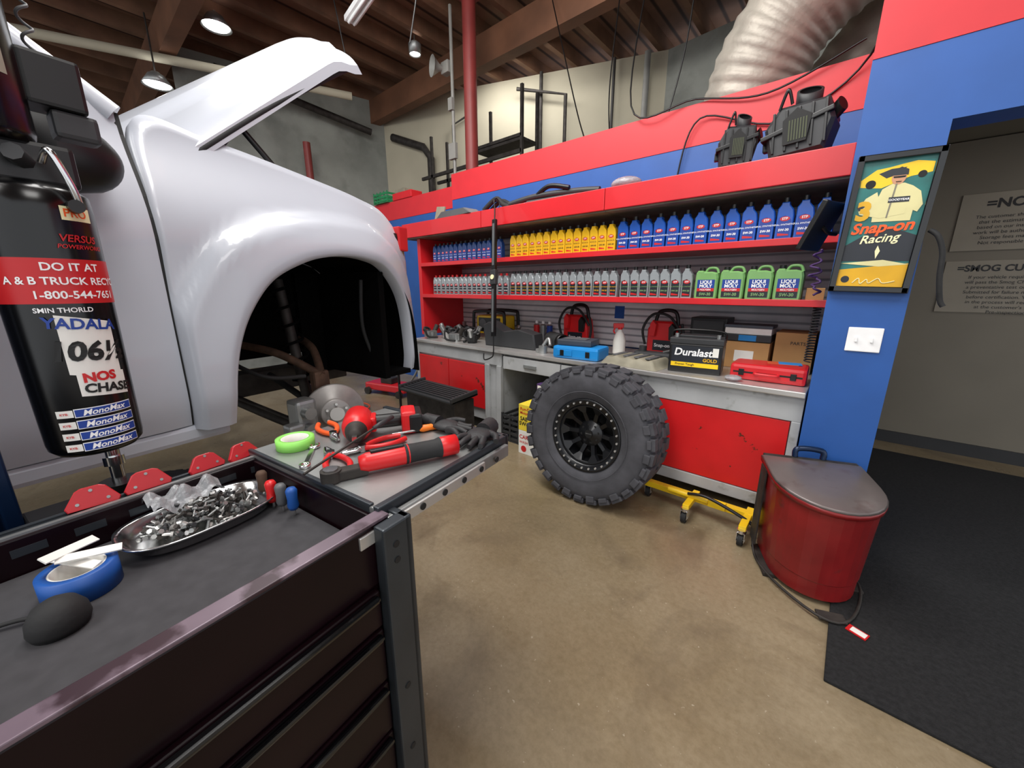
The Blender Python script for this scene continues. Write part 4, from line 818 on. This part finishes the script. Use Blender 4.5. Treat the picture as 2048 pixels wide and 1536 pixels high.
thing('horn_speaker','grey horn loudspeaker mounted on the conduit','speaker',b,loc=(-4.6,4,4.3),org=(-4.6,4,4.3))
def pipe(pts,r,m,label,name='conduit_pipe',cat='pipe',smooth=False):
    o=pts[len(pts)//2];thing(name,label,cat,B().tube(pts,r,m,8,smooth=smooth),loc=o,org=o)
dx,dy=.933,.361
def cw(t,z,o=.1): return (-7.7+dx*t+.361*o,4.92+dy*t-.933*o,z)
pipe([cw(.25,4.35),cw(.95,4.1),cw(1.1,3.9),cw(1.1,0)],.07,'iron','dark iron drain pipe running down the cream wall')
pipe([(-8.0,2.2,4.75),(-7.5,4.5,4.35)],.06,'iron','dark iron pipe along the concrete wall')
pipe([cw(1.6,0),cw(1.6,4.4),cw(2.0,4.55)],.02,'conduit','thin dark conduit on the cream wall')
pipe([cw(3.3,4.98),cw(3.3,3.4),cw(3.45,3.3),cw(3.45,0)],.03,'iron','bent iron conduit on the cream wall')
pipe([cw(2.9,4.75,.2),cw(3.75,4.55,.2),cw(3.75,0,.2)],.03,'iron','iron gas pipe on the cream wall')
pipe([cw(4.5,0),cw(4.5,4.98)],.025,'conduit','vertical conduit on the cream wall')
pipe([cw(5.0,0),cw(5.0,4.98)],.05,'convent','vertical grey pipe at the wall corner')
pipe([(-8.7,-.6,4.55),(-7.37,2.37,4.52),(-6.75,3.75,4.5)],.06,'cream','white painted pipe hung under the roof')
rk=B()
for x,y0 in ((-6.0,4.75),(-4.9,4.75),(-3.95,4.75),(-6.0,5.1),(-4.9,5.1),(-3.95,5.1)): rk.box(x-.02,x+.02,y0-.02,y0+.02,0,4.0 if x<-5.5 else 4.2,'iron')
for z in (3.35,):
    for y0 in (4.75,5.1): rk.box(-6.3,-3.95,y0-.02,y0+.02,z,z+.05,'iron')
rk.box(-4.9,-3.95,4.75,5.1,3.52,3.56,'iron').box(-4.9,-3.95,4.73,4.77,3.56,3.60,'iron')
thing('steel_rack','dark welded steel storage rack behind the partition','rack',rk,loc=(-5,5.0,0),org=(-5,5.0,0))
def duct(pts,r,label):
    P=catmull(pts,20);n=len(P);b=B().tube(pts,lambda t:r*(1+.025*math.sin(t*n*1.6)+.02*math.sin(t*23)),'duct',28,k=20)
    thing('flexible_duct',label,'duct',b,loc=pts[0],org=pts[0])
duct([(-1.05,4.25,2.2),(-1.0,4.22,2.9),(-.80,4.15,3.4),(-.40,4.1,3.75),(.2,4.1,4.1),(1.2,4.2,4.5)],.35,'fat silver flexible duct rising above the partition')
duct([(-.55,4.95,2.2),(-.5,4.9,3.0),(-.1,4.8,3.5),(.8,4.8,3.9)],.28,'second silver flexible duct behind the first')
def clamp(x,y,z,label,e=.17):
    b=[('lamp_shade',B().lathe([(.05,.16),(.08,.12),(e,.0),(e+.005,.0),(.09,.13)],'alu',28)),('lamp_bulb',B().cyl((0,0,.01),(0,0,.03),e*.85,'lamp',n=24)),('suspension_rod',B().cyl((0,0,.16),(0,0,4.99-z),.01,'iron',n=8))]
    thing('ceiling_lamp',label,'lamp',b,loc=(x,y,z))
clamp(-6.95,2.02,4.80,'glowing round high bay lamp hung under the roof')
clamp(-7.7,1.42,4.15,'glowing round high bay lamp hung lower by the wall')
clamp(-5.4,4.05,4.75,'small dome lamp under the rafters',.08)
b=[('housing',B().box(-.6,.6,-.07,.07,0,.06,'lettwhite',.01)),('lamp_tube',B().cyl((-.56,-.03,-.015),(.56,-.03,-.015),.016,'lettwhite')),('lamp_tube',B().cyl((-.56,.03,-.015),(.56,.03,-.015),.016,'lettwhite')),('hanger',B().cyl((-.4,0,.06),(-.4,0,.5),.006,'iron')),('hanger',B().cyl((.4,0,.06),(.4,0,.5),.006,'iron'))]
thing('fluorescent_fixture','white strip light fixture slung under the roof','lamp',b,loc=(-4.45,2.78,4.5),rot=(0,0,-8))
random.seed(5)
def cab_(p,label='thin black cable hanging from the roof'):
    o=p[0];thing('hanging_cable',label,'cable',B().tube(p,.007,'black',5,k=8),loc=o,org=o)
cab_([(-3.2,2.6,5.0),(-3.25,2.55,4.2),(-3.4,2.5,3.6)])
cab_([(-5.0,2.6,5.0),(-4.9,2.7,4.0)])
cab_([(-3.4,4.6,5.0),(-2.6,4.0,3.4),(-2.3,3.75,2.9)])
cab_([(-2.4,4.6,5.0),(-2.35,4.3,3.6),(-2.2,4.1,2.9)])
cab_([(-1.9,4.2,4.6),(-1.75,3.6,3.0),(-1.2,3.59,2.9),(-.7,3.58,2.80),(-.2,3.57,2.95)],'black cable draped over the top of the red band')
cab_([(-.15,2.55,3.5),(-.13,3.5,2.9),(-.6,3.59,2.6),(-1.15,3.58,2.75),(-1.3,3.59,2.3)],'black cable looping down the blue partition')
cab_([(-1.5,4.3,5.0),(-1.55,4.25,3.7),(-1.7,4.2,2.9)])
# ================================================================ LIGHT
wd=bpy.data.worlds.new('world');SC.world=wd;wd.use_nodes=True
wd.node_tree.nodes['Background'].inputs[0].default_value=(.93,.96,1,1);wd.node_tree.nodes['Background'].inputs[1].default_value=1.25
def area(x,y,z,sx,sy,p,rot=(0,0,0),c=(1,.98,.95)):
    l=bpy.data.lights.new('shop_fill_light','AREA');l.shape='RECTANGLE';l.size=sx;l.size_y=sy;l.energy=p;l.color=c
    o=bpy.data.objects.new('shop_fill_light',l);COL.objects.link(o);o.location=(x,y,z);o.rotation_euler=tuple(math.radians(a) for a in rot)
area(-1.2,.6,4.5,1.4,1.4,100,(32,0,0));area(1.6,.2,4.5,1.4,1.4,60);area(-4.2,1.2,4.5,1.2,1.2,65,(30,0,0));area(-1.2,-2.6,4.4,2,2,105,(38,0,0))  # tilted lamps: unseen, added as fill towards the bench side
area(-2.5,1.6,4.5,1.1,1.1,75,(38,0,0));area(1.6,4.2,2.58,.6,.3,5)  # tilted lamp over the aisle is more added bench fill
area(-4.6,5.25,4.9,1.6,.3,32,(25,0,0))  # added lamp, kept out of sight behind the beam, aimed at the cream wall
